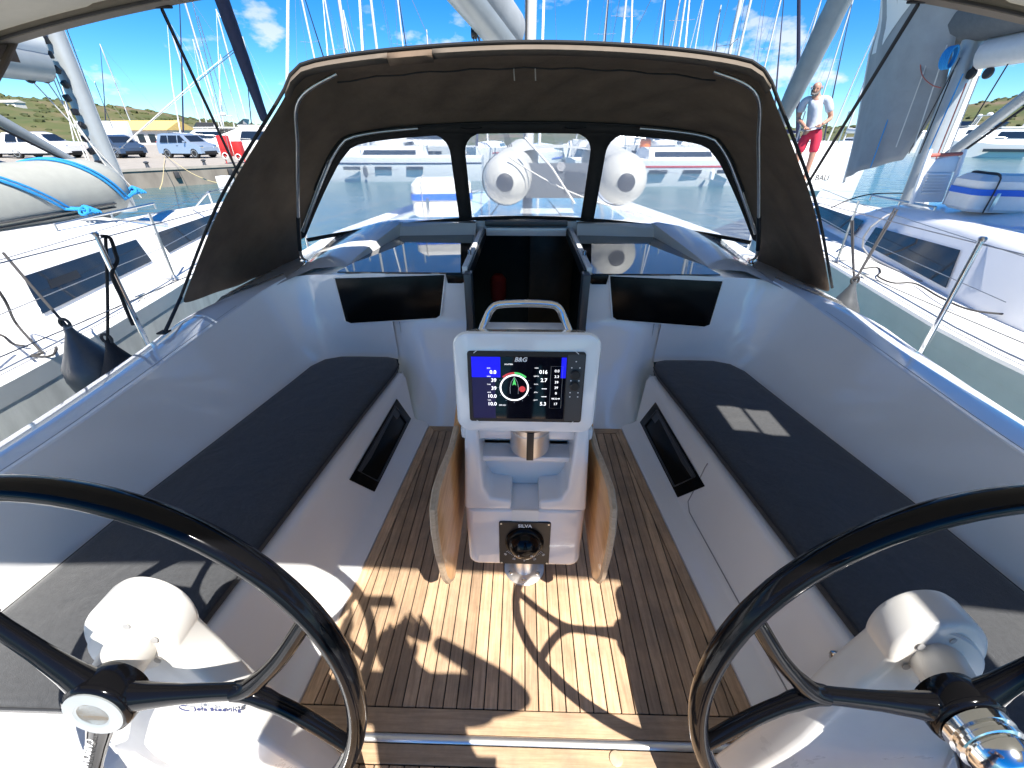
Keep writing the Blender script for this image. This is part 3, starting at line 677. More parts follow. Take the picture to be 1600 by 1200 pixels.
for k in range(-10, 11):
    a = R(k * 5.2); r0, r1 = .078, .087 if k % 5 else .091
    b2.tube([cp(r0 * math.sin(a), .012 - r0 * math.cos(a), .0082), cp(r1 * math.sin(a), .012 - r1 * math.cos(a), .0082)], .0008, 4)
b2.build('heel_scale', 'print_white', cpo)
for k, s_ in ((-2, '40'), (-1, '20'), (0, '0'), (1, '20'), (2, '40')):
    a = R(k * 24); text(s_, .0125, 'print_white', cp(.101 * math.sin(a), .012 - .101 * math.cos(a), .0082), xr * math.cos(a) + yF * math.sin(a), yF * math.cos(a) - xr * math.sin(a), cpo)
b2 = MB()
for k in range(-6, 7):
    a = R(k * 9); b2.tube([cp(.045 * math.sin(a), -.006 - .010 * math.cos(a), .058), cp(.045 * math.sin(a), .002 - .010 * math.cos(a), .058)], .0008, 4)
b2.build('card_marks', 'print_white', cpo)
for s_, x in (('0', -.022), ('30', .002), ('33', .026)): text(s_, .011, 'print_white', cp(x, .001, .066), xr, yF, cpo)
for x in (-.09, .09):
    for y in (-.103, .103): b2 = MB(); b2.lathe([(.004, 0), (.004, .002), (.001, .0025)], 10, cp(x, y, .007), nrmF); b2.build('screw', 'steel', cpo)

# ================================================================== WHEELS AND HELM PEDESTALS
def wheel(s_, hub, label, a_off, tiltx, knob):
    yw = -s_ * R(1.5)
    root = thing('steering_wheel', label, 'steering wheel', hub, 'twin steering wheels')
    ax = V((math.sin(yw) * math.cos(tiltx), -math.cos(tiltx) * math.cos(yw), math.sin(tiltx))).normalized()        # towards the helmsman
    u_ = V((math.cos(yw), math.sin(yw), 0)); v_ = ax.cross(u_); v_ = v_ if v_.z > 0 else -v_
    RR = .451
    def wp(r, a, d=0): return hub + (u_ * math.cos(a) + v_ * math.sin(a)) * r + ax * d
    rim = MB(); rings = []
    for k in range(96):
        a = 2 * math.pi * k / 96
        rings.append([wp(RR + .0175 * math.cos(q), a, .023 * math.sin(q)) for q in [2 * math.pi * j / 14 for j in range(14)]])
    rim.loft(rings, True, False, True); rim.build('rim', 'carbon', root, smooth=60)
    for k in range(3):
        a = R(a_off + 120 * k)
        sp = MB()
        path = [wp(r, a, d) for r, d in ((.03, 0), (.08, 0), (.14, 0), (.21, 0), (.262, 0))]
        sp.tube(path, [.034, .025, .0195, .0175, .0185], 14, flat=.74, upv=ax)
        for sg in (-1, 1):
            e_ = a + sg * R(22)
            P_ = [wp(.235, a, 0), wp(.262, a + sg * R(1.5), 0), wp(.295, a + sg * R(6), 0), wp(.355, a + sg * R(13.5), 0), wp(.441, e_, 0)]
            sp.tube(spline(P_, 14), [.0165] * 4 + [.0145] * 10, 12)
        sp.build('spoke', 'carbon', root, smooth=60)
    hb = MB(); hb.lathe([(.0, -.03), (.052, -.03), (.060, -.01), (.060, .016), (.057, .024), (.050, .027)], 32, hub, ax); hb.build('hub', 'carbon', root, smooth=50)
    cp_ = MB()
    if knob:
        cp_.lathe([(.045, .026), (.052, .03), (.052, .044), (.046, .047), (.046, .052), (.051, .055), (.051, .062), (.045, .065), (.045, .068), (.047, .070), (.044, .082), (.030, .098), (.024, .101), (.0, .101)], 32, hub, ax); cp_.build('clutch_knob', 'chrome', root)
        cp_ = MB(); cp_.tube([hub + ax * .098, hub + ax * .122 + v_ * -.008], .011, 10); cp_.build('knob_pin', 'dark_grey', root)
    else:
        cp_.lathe([(.027, .025), (.051, .025), (.051, .029), (.031, .0315), (.027, .029)], 32, hub, ax); cp_.build('hub_cap', 'alu', root)
        cp_ = MB(); cp_.lathe([(.028, .029), (.024, .021), (.0, .019)], 24, hub, ax); cp_.build('hub_socket', 'bronze', root)
        d_ = R(a_off + 240); o_ = (u_ * math.cos(d_) + v_ * math.sin(d_)); 
        text('CARBONAUTICA', .020, 'print_white', wp(.16, d_, .0245), o_, ax.cross(o_), root, ext=.0003)
    return root, ax, u_, v_
hubR = PZ(1498, 1108, .92); hubL = PZ(168, 1090, .92)
hubR = V((hubR.x, hubR.y, .92)); hubL = V((hubL.x, hubL.y, .92))
W1 = wheel(-1, hubL, 'black carbon steering wheel on the left with a flat silver hub cap', 4, R(10.5), False)
W2 = wheel(1, hubR, 'black carbon steering wheel on the right with a chrome clutch knob', 176, R(10.5), True)
def spline_2d(p, n): return [(q.x, q.z) for q in spline([V((x, 0, z)) for x, z in p], n)]
def helm(s_, hub, W, label):
    root = thing('helm_pedestal', label, 'pedestal', (hub.x, hub.y + .35, 0), 'helm pedestals')
    ax = W[1]
    yaw_ = 0
    # flat-sided column with round head; outline in x-z, extruded forward, edges rounded
    q_ = PY(207, 1008, hub.y + .098) if s_ < 0 else PY(1462, 1030, hub.y + .098)
    c = V((q_.x, hub.y + .098, q_.z))
    bx_ = c.x + s_ * .008
    rH = .096
    wi, wo = (.19, .14) if s_ > 0 else (.14, .19)
    ol = [(rH * math.cos(R(-12 + 204 * k / 36)), rH * math.sin(R(-12 + 204 * k / 36))) for k in range(37)]
    side = [(-wi * .80, -.13), (-wi * 1.02, -.24), (-wi * 1.35, -.42), (-wi * 1.65, -.64), (-wi * 1.8, -c.z + .012)]
    ol += spline_2d([ol[-1]] + side, 14)[1:] + spline_2d([(wo * 1.8, -c.z + .012), (wo * 1.65, -.64), (wo * 1.35, -.42), (wo * 1.02, -.24), (wo * .80, -.13), ol[0]], 14)[:-1]
    nO = len(ol)
    def ol_p(k, dy):
        r_ = []
        for i in range(nO):
            (x0, z0), (x1, z1), (x, z) = ol[i - 1], ol[(i + 1) % nO], ol[i]
            tx, tz = x1 - x0, z1 - z0; l = math.hypot(tx, tz) or 1
            x, z = x - tz / l * k, z + tx / l * k
            r_.append(V((bx_ + x, c.y + dy + max(z, -.30) * .185, max(.006, c.z + z))))
        return r_
    o2 = MB()
    o2.loft([ol_p(k, dy) for k, dy in ((.016, 0), (.007, .002), (.002, .007), (0, .014), (0, .064), (.003, .073), (.011, .079))], True, True); o2.build('housing', 'housing', root, smooth=38)
    f = MB(); f.lathe([(.074, -.015), (.074, .006), (.070, .010), (.046, .012), (.043, .05), (.042, .085)], 36, c - ax * .005, (ax * .35 + (hub - c).normalized() * .65).normalized()); fo = f.build('hub_flange', 'housing', root, smooth=40)
    u_, v_ = W[2], W[3]
    for k in range(6):
        a = R(60 * k + 20); b3 = MB(); b3.lathe([(.0075, 0), (.0075, .002), (.003, .0025)], 12, c - ax * .005 + (u_ * math.cos(a) + v_ * math.sin(a)) * .058 + ax * .009, ax); b3.build('bolt', 'print_grey', fo)
    return root, c
hp1, hc1 = helm(-1, hubL, W1, 'white helm pedestal under the left wheel with blue steering lettering')
hp2, hc2 = helm(1, hubR, W2, 'white helm pedestal in front of the right wheel, shaded side facing the camera')
q = PY(334, 1118, hc1.y - .05)
text('Jefa Steering', .021, 'print_blue', (q.x, hc1.y - .006 - min(.25, hc1.z - q.z) * .185, q.z), (1, 0, 0), (0, 0, 1), hp1, shear=.25, ext=.0008)
b3 = MB(); b3.tube([V((q.x - .068 + .013 * math.cos(R(a)), hc1.y - .006 - min(.25, hc1.z - q.z) * .185, q.z + .003 + .012 * math.sin(R(a)))) for a in range(60, 300, 15)], .0012, 4); b3.build('logo_swirl', 'print_blue', hp1)

# ================================================================== SPRAYHOOD
hood = thing('sprayhood', 'dark taupe canvas sprayhood over the companionway with clear vinyl windows', 'sprayhood', (0, 3.5, .95))
tipL, tipR = PZ(285, 470, .85), PZ(1297, 452, .85)
def Yf(x, z): return 4.16 - .147 * x * x - .50 * (z - 1.12)
def FP(x, z, d=0): return V((x, Yf(x, z) + d, z))
E_l = [tipL, tipL.lerp(V((-1.45, 2.98, 1.98)), .5) + V((-.02, 0, .02)), V((-1.47, 2.98, 1.98)), V((-1.395, 2.99, 2.075)), V((-1.25, 3.0, 2.14)), V((-.7, 3.0, 2.195)), V((0, 3.0, 2.22))]
E_r = [tipR, tipR.lerp(V((1.40, 2.98, 1.98)), .5) + V((.02, 0, .02)), V((1.42, 2.98, 1.98)), V((1.345, 2.99, 2.075)), V((1.20, 3.0, 2.14)), V((.7, 3.0, 2.195))]
NE = 73
def nearer(p): return CAM + (p - CAM) * (2.72 / 2.985)
E_l = E_l[:1] + [tipL.lerp(nearer(E_l[2]), .5) + V((-.03, 0, .03))] + [nearer(p) for p in E_l[2:]]
E_r = E_r[:1] + [tipR.lerp(nearer(E_r[2]), .5) + V((.03, 0, .03))] + [nearer(p) for p in E_r[2:]]
Ee = spline(E_l + E_r[::-1], NE)
O_l = [(-1.97, 1.0), (-1.78, 1.27), (-1.60, 1.52), (-1.45, 1.70), (-1.28, 1.80), (-.7, 1.855), (0, 1.872)]
oc = spline([V((x, 0, z)) for x, z in O_l] + [V((-x, 0, z)) for x, z in O_l[:-1][::-1]], NE)
I_l = [(-1.90, 1.035), (-1.72, 1.28), (-1.545, 1.50), (-1.40, 1.655), (-1.24, 1.735), (-.7, 1.785), (0, 1.80)]
ic = spline([V((x, 0, z)) for x, z in I_l] + [V((-x, 0, z)) for x, z in I_l[:-1][::-1]], NE)
Oc = [FP(p.x, p.z) for p in oc]
can = MB(); rows = []; NR = 15
for i in range(NE):
    r_ = []
    for k in range(NR):
        t_ = k / (NR - 1); q = Ee[i].lerp(Oc[i], t_)
        b_ = math.sin(math.pi * t_)
        if abs(Ee[i].x) < 1.6: q = q + V((0, 0, .028 * b_ * (1 if abs(Ee[i].x) < 1.2 else .5)))
        else: q = q + V((math.copysign(.05, q.x) * b_, 0, 0))
        q = q + V((0, 0, .012 * math.sin(i * 1.3 + k * .9) * b_ * (1 if i in range(14, NE - 14) else .3))) + V((.014 * math.sin(i * .8 + k * 1.3) * b_, 0, 0))
        r_.append(q)
    rows.append(r_)
for i, sg in ((0, 1), (-1, -1)):
    ext = [p - V((0, 0, .02 + .17 * (k / (NR - 1)) ** .8)) for k, p in enumerate(rows[i])]
    rows = [ext] + rows if sg > 0 else rows + [ext]
    if sg > 0: NE_off = 1
can.loft(rows, closed=False); cano = can.build('canopy', 'canvas', hood, smooth=60, solid=.003, sub=1)
# front panel: fabric frame around the windows
fp = MB(); fp.loft([[FP(oc[i].x, oc[i].z), FP(ic[i].x, ic[i].z)] for i in range(NE)], closed=False)
zbot = lambda x: 1.125 - .032 * x * x
for s_ in (-1, 1):
    rows = []
    for k in range(24):
        z = zbot(.56) + (1.80 - zbot(.56)) * k / 23
        top_ = 1.79; wd = .060
        d_ = max(0, .13 - (top_ - z)); wd += (.13 - math.sqrt(max(0, .13 ** 2 - d_ ** 2))) * .9
        rows.append([FP(s_ * .565 - wd, z, -.002), FP(s_ * .565 + wd, z, -.002)])
    fp.loft(rows, closed=False)
fp.build('front_frame', 'canvas_dark', hood, smooth=60, solid=.003)
hem = MB(); hem.loft([[FP(x, zbot(x) - .02), FP(x, zbot(x) + .012)] for x in [-1.9 + 3.8 * k / 50 for k in range(51)]], closed=False); hem.build('lower_hem', 'canvas_dark', hood, solid=.004)
# vinyl panes
def ztop(x):
    for a, b3 in zip(ic, ic[1:]):
        if a.x <= x <= b3.x and b3.x > a.x: return a.z + (b3.z - a.z) * (x - a.x) / (b3.x - a.x)
    return 1.035
for xa, xb, nm in ((-1.90, -.53, 'left'), (-.58, .58, 'c'), (.53, 1.90, 'r')):
    pn = MB(); n = 36; rows = []
    for k in range(n + 1):
        x = xa + (xb - xa) * k / n; z0, z1 = zbot(x) - .01, ztop(x) + .012
        if z1 < z0 + .01: z1 = z0 + .01
        rows.append([FP(x, z0 + (z1 - z0) * j / 14, .004 + (.002 if nm == 'c' else 0)) for j in range(15)])
    pn.loft(rows, closed=False); pn.build('window_pane', 'vinyl', hood, smooth=80)
# zip straps down to the roof
# beige rolled hem along the aft edge, joint cord
def edge_strip(i0, i1, name, mt, off0, off1, drop):
    b3 = MB(); b3.loft([[Ee[i] + V((0, off0, .008)), Ee[i] + V((0, off0 - .018, -drop * .45)), Ee[i] + V((0, off1, -drop))] for i in range(i0, i1 + 1)], closed=False); b3.build(name, mt, hood, solid=.004)
iL = min(range(NE), key=lambda i: (Ee[i] - nearer(V((-1.44, 2.98, 2.02)))).length); iR = min(range(NE), key=lambda i: (Ee[i] - nearer(V((1.39, 2.98, 2.02)))).length)
ia = min(range(NE), key=lambda i: abs(Ee[i].x + .72) + (Ee[i].z < 2) * 9); ib = min(range(NE), key=lambda i: abs(Ee[i].x + .52) + (Ee[i].z < 2) * 9)
edge_strip(iL, ia, 'rolled_hem', 'hem_taupe', -.012, .012, .034)
edge_strip(ib, iR, 'rolled_hem', 'hem_taupe', -.012, .012, .034)
edge_strip(ia, ib, 'hem_gap', 'canvas', -.011, .010, .048)
b3 = MB(); b3.tube([Ee[i] + V((0, -.014, .016)) for i in range(0, NE)], .009, 8); b3.build('edge_binding', 'web_black', hood)
b3 = MB(); b3.tube([Ee[i].lerp(Oc[i], .17) - V((0, 0, .018 + .004 * math.sin(i * 1.7))) for i in range(iL + 3, iR - 2)], .0045, 6); b3.build('seam_cord', 'web_black', hood)
b3 = MB(); b3.tube([Ee[i].lerp(Oc[i], .965) - V((0, .006, .012)) for i in range(8, NE - 8)], .008, 8); b3.build('seam_cord', 'web_black', hood)
for x in (-.06, .06):
    q = Ee[NE // 2].lerp(Oc[NE // 2], .17) + V((x, 0, -.02)); b3 = MB(); b3.tube([q, q + V((.004, -.005, -.055))], .004, 6); b3.build('zip_pull', 'steel', hood)
# steel hoops
for s_, (fx, fy) in ((-1, (480, 412)), (1, (1172, 412))):
    ft_ = PZ(fx, fy, .935)
    k0 = iL if s_ < 0 else iR
    q0 = Ee[k0] + V((-s_ * .035, .05, -.03))
    pth = spline([ft_ + V((0, 0, .02)), ft_ + V((-s_ * -.012, -.035, .09)), ft_.lerp(q0, .35) + V((s_ * .03, -.02, .03)), ft_.lerp(q0, .75) + V((s_ * .02, 0, .02)), q0, Ee[k0 + (4 if s_ < 0 else -4)] + V((0, .06, -.045))], 40)
    b3 = MB(); b3.tube(pth, .0105, 12); hp = b3.build('hoop', 'steel', hood)
    b3 = MB(); b3.lathe([(.03, -.02), (.03, .004), (.018, .012), (.016, .03)], 16, ft_); b3.box(ft_ + V((s_ * .03, .01, .02)), (.05, .02, .03)); b3.build('hoop_foot', 'chrome', hp, bevel=.003)
    b3 = MB(); b3.tube(pth[3:12], .0145, 12); b3.build('hoop_sleeve', 'black_plastic', hp)
    idx = range(2, 24) if s_ < 0 else range(NE - 3, NE - 25, -1)
    b3 = MB(); b3.tube([Oc[i] + V((-s_ * .02, -.035, -.015)) for i in idx], .011, 10); b3.build('front_hoop', 'steel', hood)
for x in (-.44, .36):
    q = FP(x, 1.835, -.03); b3 = MB(); b3.tube(spline([q + V((-.075, .02, 0)), q + V((-.055, -.02, -.005)), q + V((0, -.03, -.008)), q + V((.055, -.02, -.005)), q + V((.075, .02, 0))], 14), .009, 8, flat=.6); b3.build('hood_handle', 'web_black', hood)
b3 = MB(); q = tipL
b3.tube([tipL + V((.01, -.01, .03)), tipL + V((.06, -.16, -.01)), PZ(258, 518, .83)], .012, 6, flat=.4); b3.build('tie_strap', 'web_black', hood)
b3 = MB(); b3.box(PZ(256, 519, .826), (.05, .05, .008)); b3.build('tie_strap_end', 'web_black', hood)

# ================================================================== BIMINI
bim = thing('bimini', 'beige lined canvas bimini overhead, its front corners showing at the top', 'bimini', (0, 1, 2.1))
def bz(x): return 2.40 - .036 * x * x
def by(x): return 2.37 + .016 * x * x
BW = 2.46
bx = [-BW + 2 * BW * k / 60 for k in range(61)]
YA = -.34
def bimrow(x): return [V((x, YA + (by(x) - YA) * j / 12, bz(x) + .05 * math.sin(math.pi * j / 12) * (abs(x) < 1.9))) for j in range(13)]
bm_ = MB(); rows = [bimrow(x) for x in bx]
# small opening by the starboard edge (sun falls through it onto the seat)
hole = set()
t0 = V((1.283, 1.93, .41)); k_ = (2.21 - .41) / SUN.z
hx, hy = t0.x + SUN.x * k_, t0.y + SUN.y * k_
n_ = len(rows); vs = [p for r_ in rows for p in r_]; fs = []
for i in range(n_ - 1):
    for j in range(12):
        c = (rows[i][j] + rows[i + 1][j + 1]) / 2
        if abs(c.x - hx) < .11 and abs(c.y - hy) < .12: continue
        fs.append((i * 13 + j, i * 13 + j + 1, (i + 1) * 13 + j + 1, (i + 1) * 13 + j))
bm_.add(vs, fs); bm_.build('top_cloth', 'bimini_cloth', bim, smooth=60)
b3 = MB(); b3.loft([[V((x, y, bz(x) + .006 - .02 * (YA - y))) for y in (YA + .05, YA - .3, YA - .7, YA - 1.2)] for x in [1.27 + .1 * k for k in range(9)]], closed=False); b3.build('shade_flap', 'canvas_beige', bim, solid=.004)  # unseen flap, added to shade the right pedestal and floor
b3 = MB(); b3.box((hx - .01, hy + .0, 2.225), (.02, .4, .004)); b3.build('opening_strap', 'web_black', bim)
b3 = MB(); b3.loft([[V((x, by(x) + .005, bz(x) + .02)), V((x, by(x) - .012, bz(x) - .025)), V((x, by(x) - .09, bz(x) - .03)), V((x, by(x) - .10, bz(x) + .01))] for x in bx], closed=False); b3.build('front_hem', 'canvas_beige', bim, solid=.003)
b3 = MB(); b3.tube([V((x, by(x) - .105, bz(x) - .026)) for x in bx], .006, 6); b3.build('hem_seam', 'canvas_dark', bim)
for s_ in (-1, 1):
    x = s_ * BW; b3 = MB(); b3.loft([[V((x, YA + (by(x) - YA) * j / 12, bz(x) + .004)), V((x + s_ * .012, YA + (by(x) - YA) * j / 12, bz(x) - .09))] for j in range(13)], closed=False); b3.build('side_valance', 'canvas', bim, solid=.003)
    b3 = MB(); a = V((s_ * 2.44, 2.46, bz(2.44) - .01)); b3.tube(spline([a, a + V((s_ * .0, -.22, -.2)), V((s_ * 2.3, 1.3, 1.3)), V((s_ * 2.2, .5, .76))], 20), .0135, 10); b3.build('bow_leg', 'canvas', bim)
    st = V((s_ * 1.64, by(1.64) - .02, bz(1.64) - .03)); en = PX(375, 277, -2.02) if s_ < 0 else PX(1243, 318, 2.02)
    en = st + (en - st) * 1.35
    b3 = MB(); b3.tube([st, en], .016, 6, flat=.22, upv=V((1, 0, 0))); b3.build('stay_strap', 'web_black', bim)
    b3 = MB(); b3.box(st + V((0, 0, .01)), (.09, .03, .02)); b3.build('strap_loop', 'web_black', bim, bevel=.004)
for yy in (YA + .03, .95):
    b3 = MB(); b3.tube([V((x, yy, bz(x) + (.035 if yy > 0 else -.012))) for x in bx], .0125, 8); b3.build('bow_tube', 'steel', bim)

# ================================================================== RIG OF OUR YACHT
rig = thing('mast_and_boom', 'grey mast and boom rising behind the middle of the sprayhood', 'mast', (0, 7.2, .9))
ms = MB(); rings = []
for z in (.9, 8): rings.append([V((.035 + .08 * math.cos(a), 7.2 + .12 * math.sin(a), z)) for a in [2 * math.pi * j / 18 for j in range(18)]])
ms.loft(rings, True, True); ms.build('mast', 'mast_white', rig)
b3 = MB(); a0 = PY(795, 72, 6.9); a1 = PY(737, 0, 6.0); dr = (a1 - a0).normalized(); a2 = a0 + dr * 3.0; b3.tube([a0 - dr * .12, a0, a1, a2], .16, 16, flat=1.25); bo = b3.build('boom', 'alu', rig)
b3 = MB(); b3.tube([a0 + V((.1, .0, .16)), a1 + V((.1, 0, .16)), a2 + V((.1, 0, .16))], .12, 12, flat=1.6); b3.build('sail_bag', 'sail_grey', bo)
q = PY(741, 52, 6.3); b3 = MB(); b3.lathe([(.05, -.035), (.055, 0), (.05, .035)], 16, q, (1, 0, 0)); b3.box(q + V((0, 0, .09)), (.05, .05, .12)); b3.build('sheet_block', 'black_plastic', bo, bevel=.006)
for k in range(3): b3 = MB(); b3.tube([q + V((.03 * k - .03, 0, 0)), V((.02 * k, 5.2, 1.1))], .006, 6); b3.build('mainsheet', 'rope_black', bo)
b3 = MB(); q0 = PY(792, 40, 7.0); b3.tube([q0 + V((-.02, 0, .6)), q0 + V((.01, 0, -.25))], .035, 10); b3.build('vang', 'dark_grey', rig)
b3 = MB(); b3.tube([V((-.02, 7.07, .9)), V((-.02, 7.07, 8))], .014, 6); b3.build('halyard', 'rope_dark', rig)

# dinghy upside on our foredeck
dg = thing('rubber_dinghy', 'pale grey inflatable dinghy with two cone-ended tubes behind the centre window', 'dinghy', (.15, 5, 1.0))
dz = 1.36; dy = 4.62
for cxp in (789, 977):
    ce = PY(cxp, 285, dy); X = ce.x; z = ce.z
    t_ = MB(); prof_ = [(.0, 0), (.05, 0), (.075, .012), (.085, .02), (.14, .045), (.195, .10), (.235, .19), (.25, .30), (.25, 2.6)]
    t_.lathe(prof_, 32, (X, dy - .06, z + .0), (.06 if cxp < 800 else .04, 1, .04)); tu = t_.build('tube', 'inflatable_pale', dg, smooth=50)
    b3 = MB(); b3.lathe([(.0, -.012), (.055, -.012), (.07, -.004), (.085, .012), (.086, .02)], 24, (X, dy - .062, z), (.05, 1, .04)); b3.build('end_cap', 'rubber', tu)
    for hh in (.33, .40): b3 = MB(); b3.tube([V((X + .252 * math.cos(a), dy - .06 + hh, z + .252 * math.sin(a))) for a in [2 * math.pi * j / 30 for j in range(30)]], .004, 5, closed=True); b3.build('tube_seam', 'rubber', tu)
mid = (PY(789, 285, dy) + PY(977, 285, dy)) / 2
b3 = MB(); b3.box(mid + V((0, .38, -.02)), (.78, .04, .34)); trn = b3.build('transom', 'sail_bag', dg, bevel=.01)
b3 = MB(); b3.box(mid + V((.14, .352, -.03)), (.22, .012, .2)); b3.build('motor_pad', 'dark_grey', trn, bevel=.004)
b3 = MB(); b3.loft([[V((mid.x + .72 * math.cos(a), y, mid.z + .10 + .18 * math.sin(a))) for a in [math.pi * j / 12 for j in range(13)]] for y in (dy + .8, dy + 1.4, dy + 2.4)], closed=False); b3.build('hull_bottom', 'inflatable_pale', dg)
b3 = MB(); b3.lathe([(.05, 0), (.05, .01)], 6, mid + V((-.02, .355, .12)), (0, -1, 0)); b3.build('drain_plug', 'print_grey', trn)
b3 = MB(); b3.tube([PY(820, 215, 4.6), PY(862, 262, 4.5), PY(898, 318, 4.5)], .011, 8); b3.build('oar', 'rope_white', dg)
b3 = MB(); b3.tube(sag(PY(795, 245, 4.6), PY(955, 322, 4.5), .05), .008, 6); b3.build('lashing', 'rope_white', dg)
# liferaft canister
def raft(name, label, c, size, rotz, strap):
    r_ = thing(name, label, 'life raft', c, 'white life raft boxes')
    rm = M.Rotation(rotz, 3, 'Z')
    b3 = MB(); rings = []
    for k, z in ((-.03, 0), (0, .03), (0, size[2] * .47), (.008, size[2] * .48), (.008, size[2] * .52), (0, size[2] * .53), (0, size[2] - .05), (-.05, size[2])):
        rings.append([V(c) + rm @ V((x, y, z)) for x, y in rr(size[0] + 2 * k, size[1] + 2 * k, .07, 5)])
    b3.loft(rings, True, True); bd = b3.build('shell', 'box_white', r_, smooth=40)
    b3 = MB(); o = rr(size[0] + .022, size[1] + .022, .078, 5); b3.loft([[V(c) + rm @ V((x, y, size[2] * (.47 + .0))) for x, y in o], [V(c) + rm @ V((x, y, size[2] * .64)) for x, y in o]]); b3.build('blue_band', 'blue_strap', r_)
    for xx in (-size[0] * .32, size[0] * .30):
        b3 = MB(); hh = size[2] + .006; yy = size[1] / 2 + .012
        b3.tube(spline([V(c) + rm @ V(p) for p in ((xx, -yy, 0), (xx, -yy, hh * .8), (xx, -yy + .05, hh), (xx, 0, hh + .004), (xx, yy - .05, hh), (xx, yy, hh * .8), (xx, yy, 0))], 30), .012, 6, flat=.35, upv=rm @ V((1, 0, 0))); b3.build('lashing', strap, r_)
        b3 = MB(); b3.box(V(c) + rm @ V((xx + .05, -yy + .004, size[2] * .3)), (.03, .012, size[2] * .5), rm); b3.build('buckle', 'steel', r_, bevel=.003)
    return r_
q = PY(690, 338, 4.75); raft('life_raft', 'white life raft box with blue band behind the left sprayhood window', (q.x, 4.9, q.z), (.62, .45, .36), R(8), 'rope_white')
#SECTION3
# ================================================================== NEIGHBOUR YACHTS
def RP(x, y, p0, n): r = ray(x, y); return CAM + r * ((V(p0) - CAM).dot(V(n)) / r.dot(V(n)))
DZ = .46
def neighbour(s_, yo, label, wins, stx):
    root = thing('neighbour_yacht', label, 'sailboat', (s_ * 5.35, 3, WZ), 'yachts berthed alongside')
    C = 5.35
    ksec = [(-3.2, 1.95), (-1, 2.12), (2, 2.10), (4, 1.88), (5.5, 1.60), (7, 1.15), (8.4, .55), (9.3, .05)]
    hb = [(y + yo, h) for y, h in ksec]
    def hbf(y):
        for (a, p), (b3, q) in zip(hb, hb[1:]):
            if a <= y <= b3: return p + (q - p) * (y - a) / (b3 - a)
        return .05
    yy = [hb[0][0] + (hb[-1][0] - hb[0][0]) * k / 30 for k in range(31)]
    dzf = lambda y: DZ + max(0, y - 3) * .035
    # hull side band, lower hull, deck
    m_ = MB(); m_.loft([[V((s_ * C + q * h, y, z)) for q, h, z in ((-1, hbf(y) * .90, WZ - .3), (-1, hbf(y) * .985, dzf(y) - .14), (1, hbf(y) * .985, dzf(y) - .14), (1, hbf(y) * .90, WZ - .3))] for y in yy], closed=False); hull = m_.build('hull', 'hull_shaded' if s_ < 0 else 'gelcoat_pale', root)
    for q in (-1, 1):
        m_ = MB(); m_.loft([[V((s_ * C + q * h, y, z)) for h, z in ((hbf(y) * .985 + .004, dzf(y) - .145), (hbf(y) + .004, dzf(y) - .01), (hbf(y) - .01, dzf(y) + .012), (hbf(y) - .05, dzf(y) + .012), (hbf(y) - .055, dzf(y)))] for y in yy], closed=False); m_.build('gunwale', 'gelcoat_pale', hull)
        m_ = MB(); m_.tube([V((s_ * C + q * (hbf(y) - .10), y, dzf(y) + .03)) for y in yy[2:-1]], .007, 6); m_.build('toe_rail', 'steel', hull)
    m_ = MB(); m_.loft([[V((s_ * C + t_ * (hbf(y) - .052), y, dzf(y) + .003 + .03 * (1 - t_ * t_))) for t_ in (-1, -.6, -.3, 0, .3, .6, 1)] for y in yy], closed=False); m_.build('deck', 'nonskid', root, smooth=60)
    # coachroof
    m_ = MB(); rows = []
    def csec(y, k):
        b_ = (1.50 - max(0, y - yo - 2.5) * .16); h = (.60 - max(0, y - yo - 3.5) * .06) * k; z0 = dzf(y) - .02
        pts = [(-b_ , 0), (-b_ + .02, .03), (-b_ + .16, h * .82), (-b_ + .24, h * .95), (-b_ + .42, h), (0, h + .10), (b_ - .42, h), (b_ - .24, h * .95), (b_ - .16, h * .82), (b_ - .02, .03), (b_, 0)]
        return [V((s_ * C + x, y, z0 + z)) for x, z in pts]
    for k in range(19):
        y = yo - 1.2 + k * .42; kk = 1 if k < 15 else max(0.05, 1 - (k - 14) / 4.2); rows.append(csec(y, kk))
    m_.loft(rows, closed=False); m_.add(rows[0], [tuple(range(len(rows[0])))]); cab = m_.build('coachroof', 'gelcoat', root, smooth=40)
    # windows on the side facing us
    a = csec(2.6 + yo, 1); ii = (1, 2) if s_ > 0 else (9, 8)
    b5 = csec(4.4 + yo, 1)
    p0, p1, p2 = a[ii[0]], a[ii[1]], b5[ii[0]]
    n_ = (p1 - p0).cross(p2 - p0).normalized()
    if n_.x * s_ > 0: n_ = -n_
    for wq in wins:
        m_ = MB(); q = [RP(x, y, p0 + n_ * .01, n_) for x, y in wq]; m_.prism(q, n_ * .006); wo = m_.build('cabin_window', 'window_dark', cab, bevel=.002, bseg=1)
    return root, cab, dzf, hbf, p0, n_
winL = [[(35, 432), (212, 374), (237, 408), (66, 491)], [(241, 365), (345, 330), (350, 350), (264, 395)]]
hatchL = [(75, 438), (119, 422), (127, 433), (81, 451)]
winR = [[(1351, 382), (1369, 355), (1501, 391), (1478, 450)], [(1265, 334), (1277, 320), (1350, 345), (1331, 370)]]
NL = neighbour(-1, 0.0, 'white yacht berthed close on the left with long dark cabin windows', winL, None)
NR = neighbour(1, 0.9, 'white yacht berthed close on the right, its side deck partly shaded', winR, None)
m_ = MB(); m_.prism([RP(x, y, NL[4] + NL[5] * .018, NL[5]) for x, y in hatchL], NL[5] * .004); m_.build('open_hatch', 'black_plastic', NL[1])
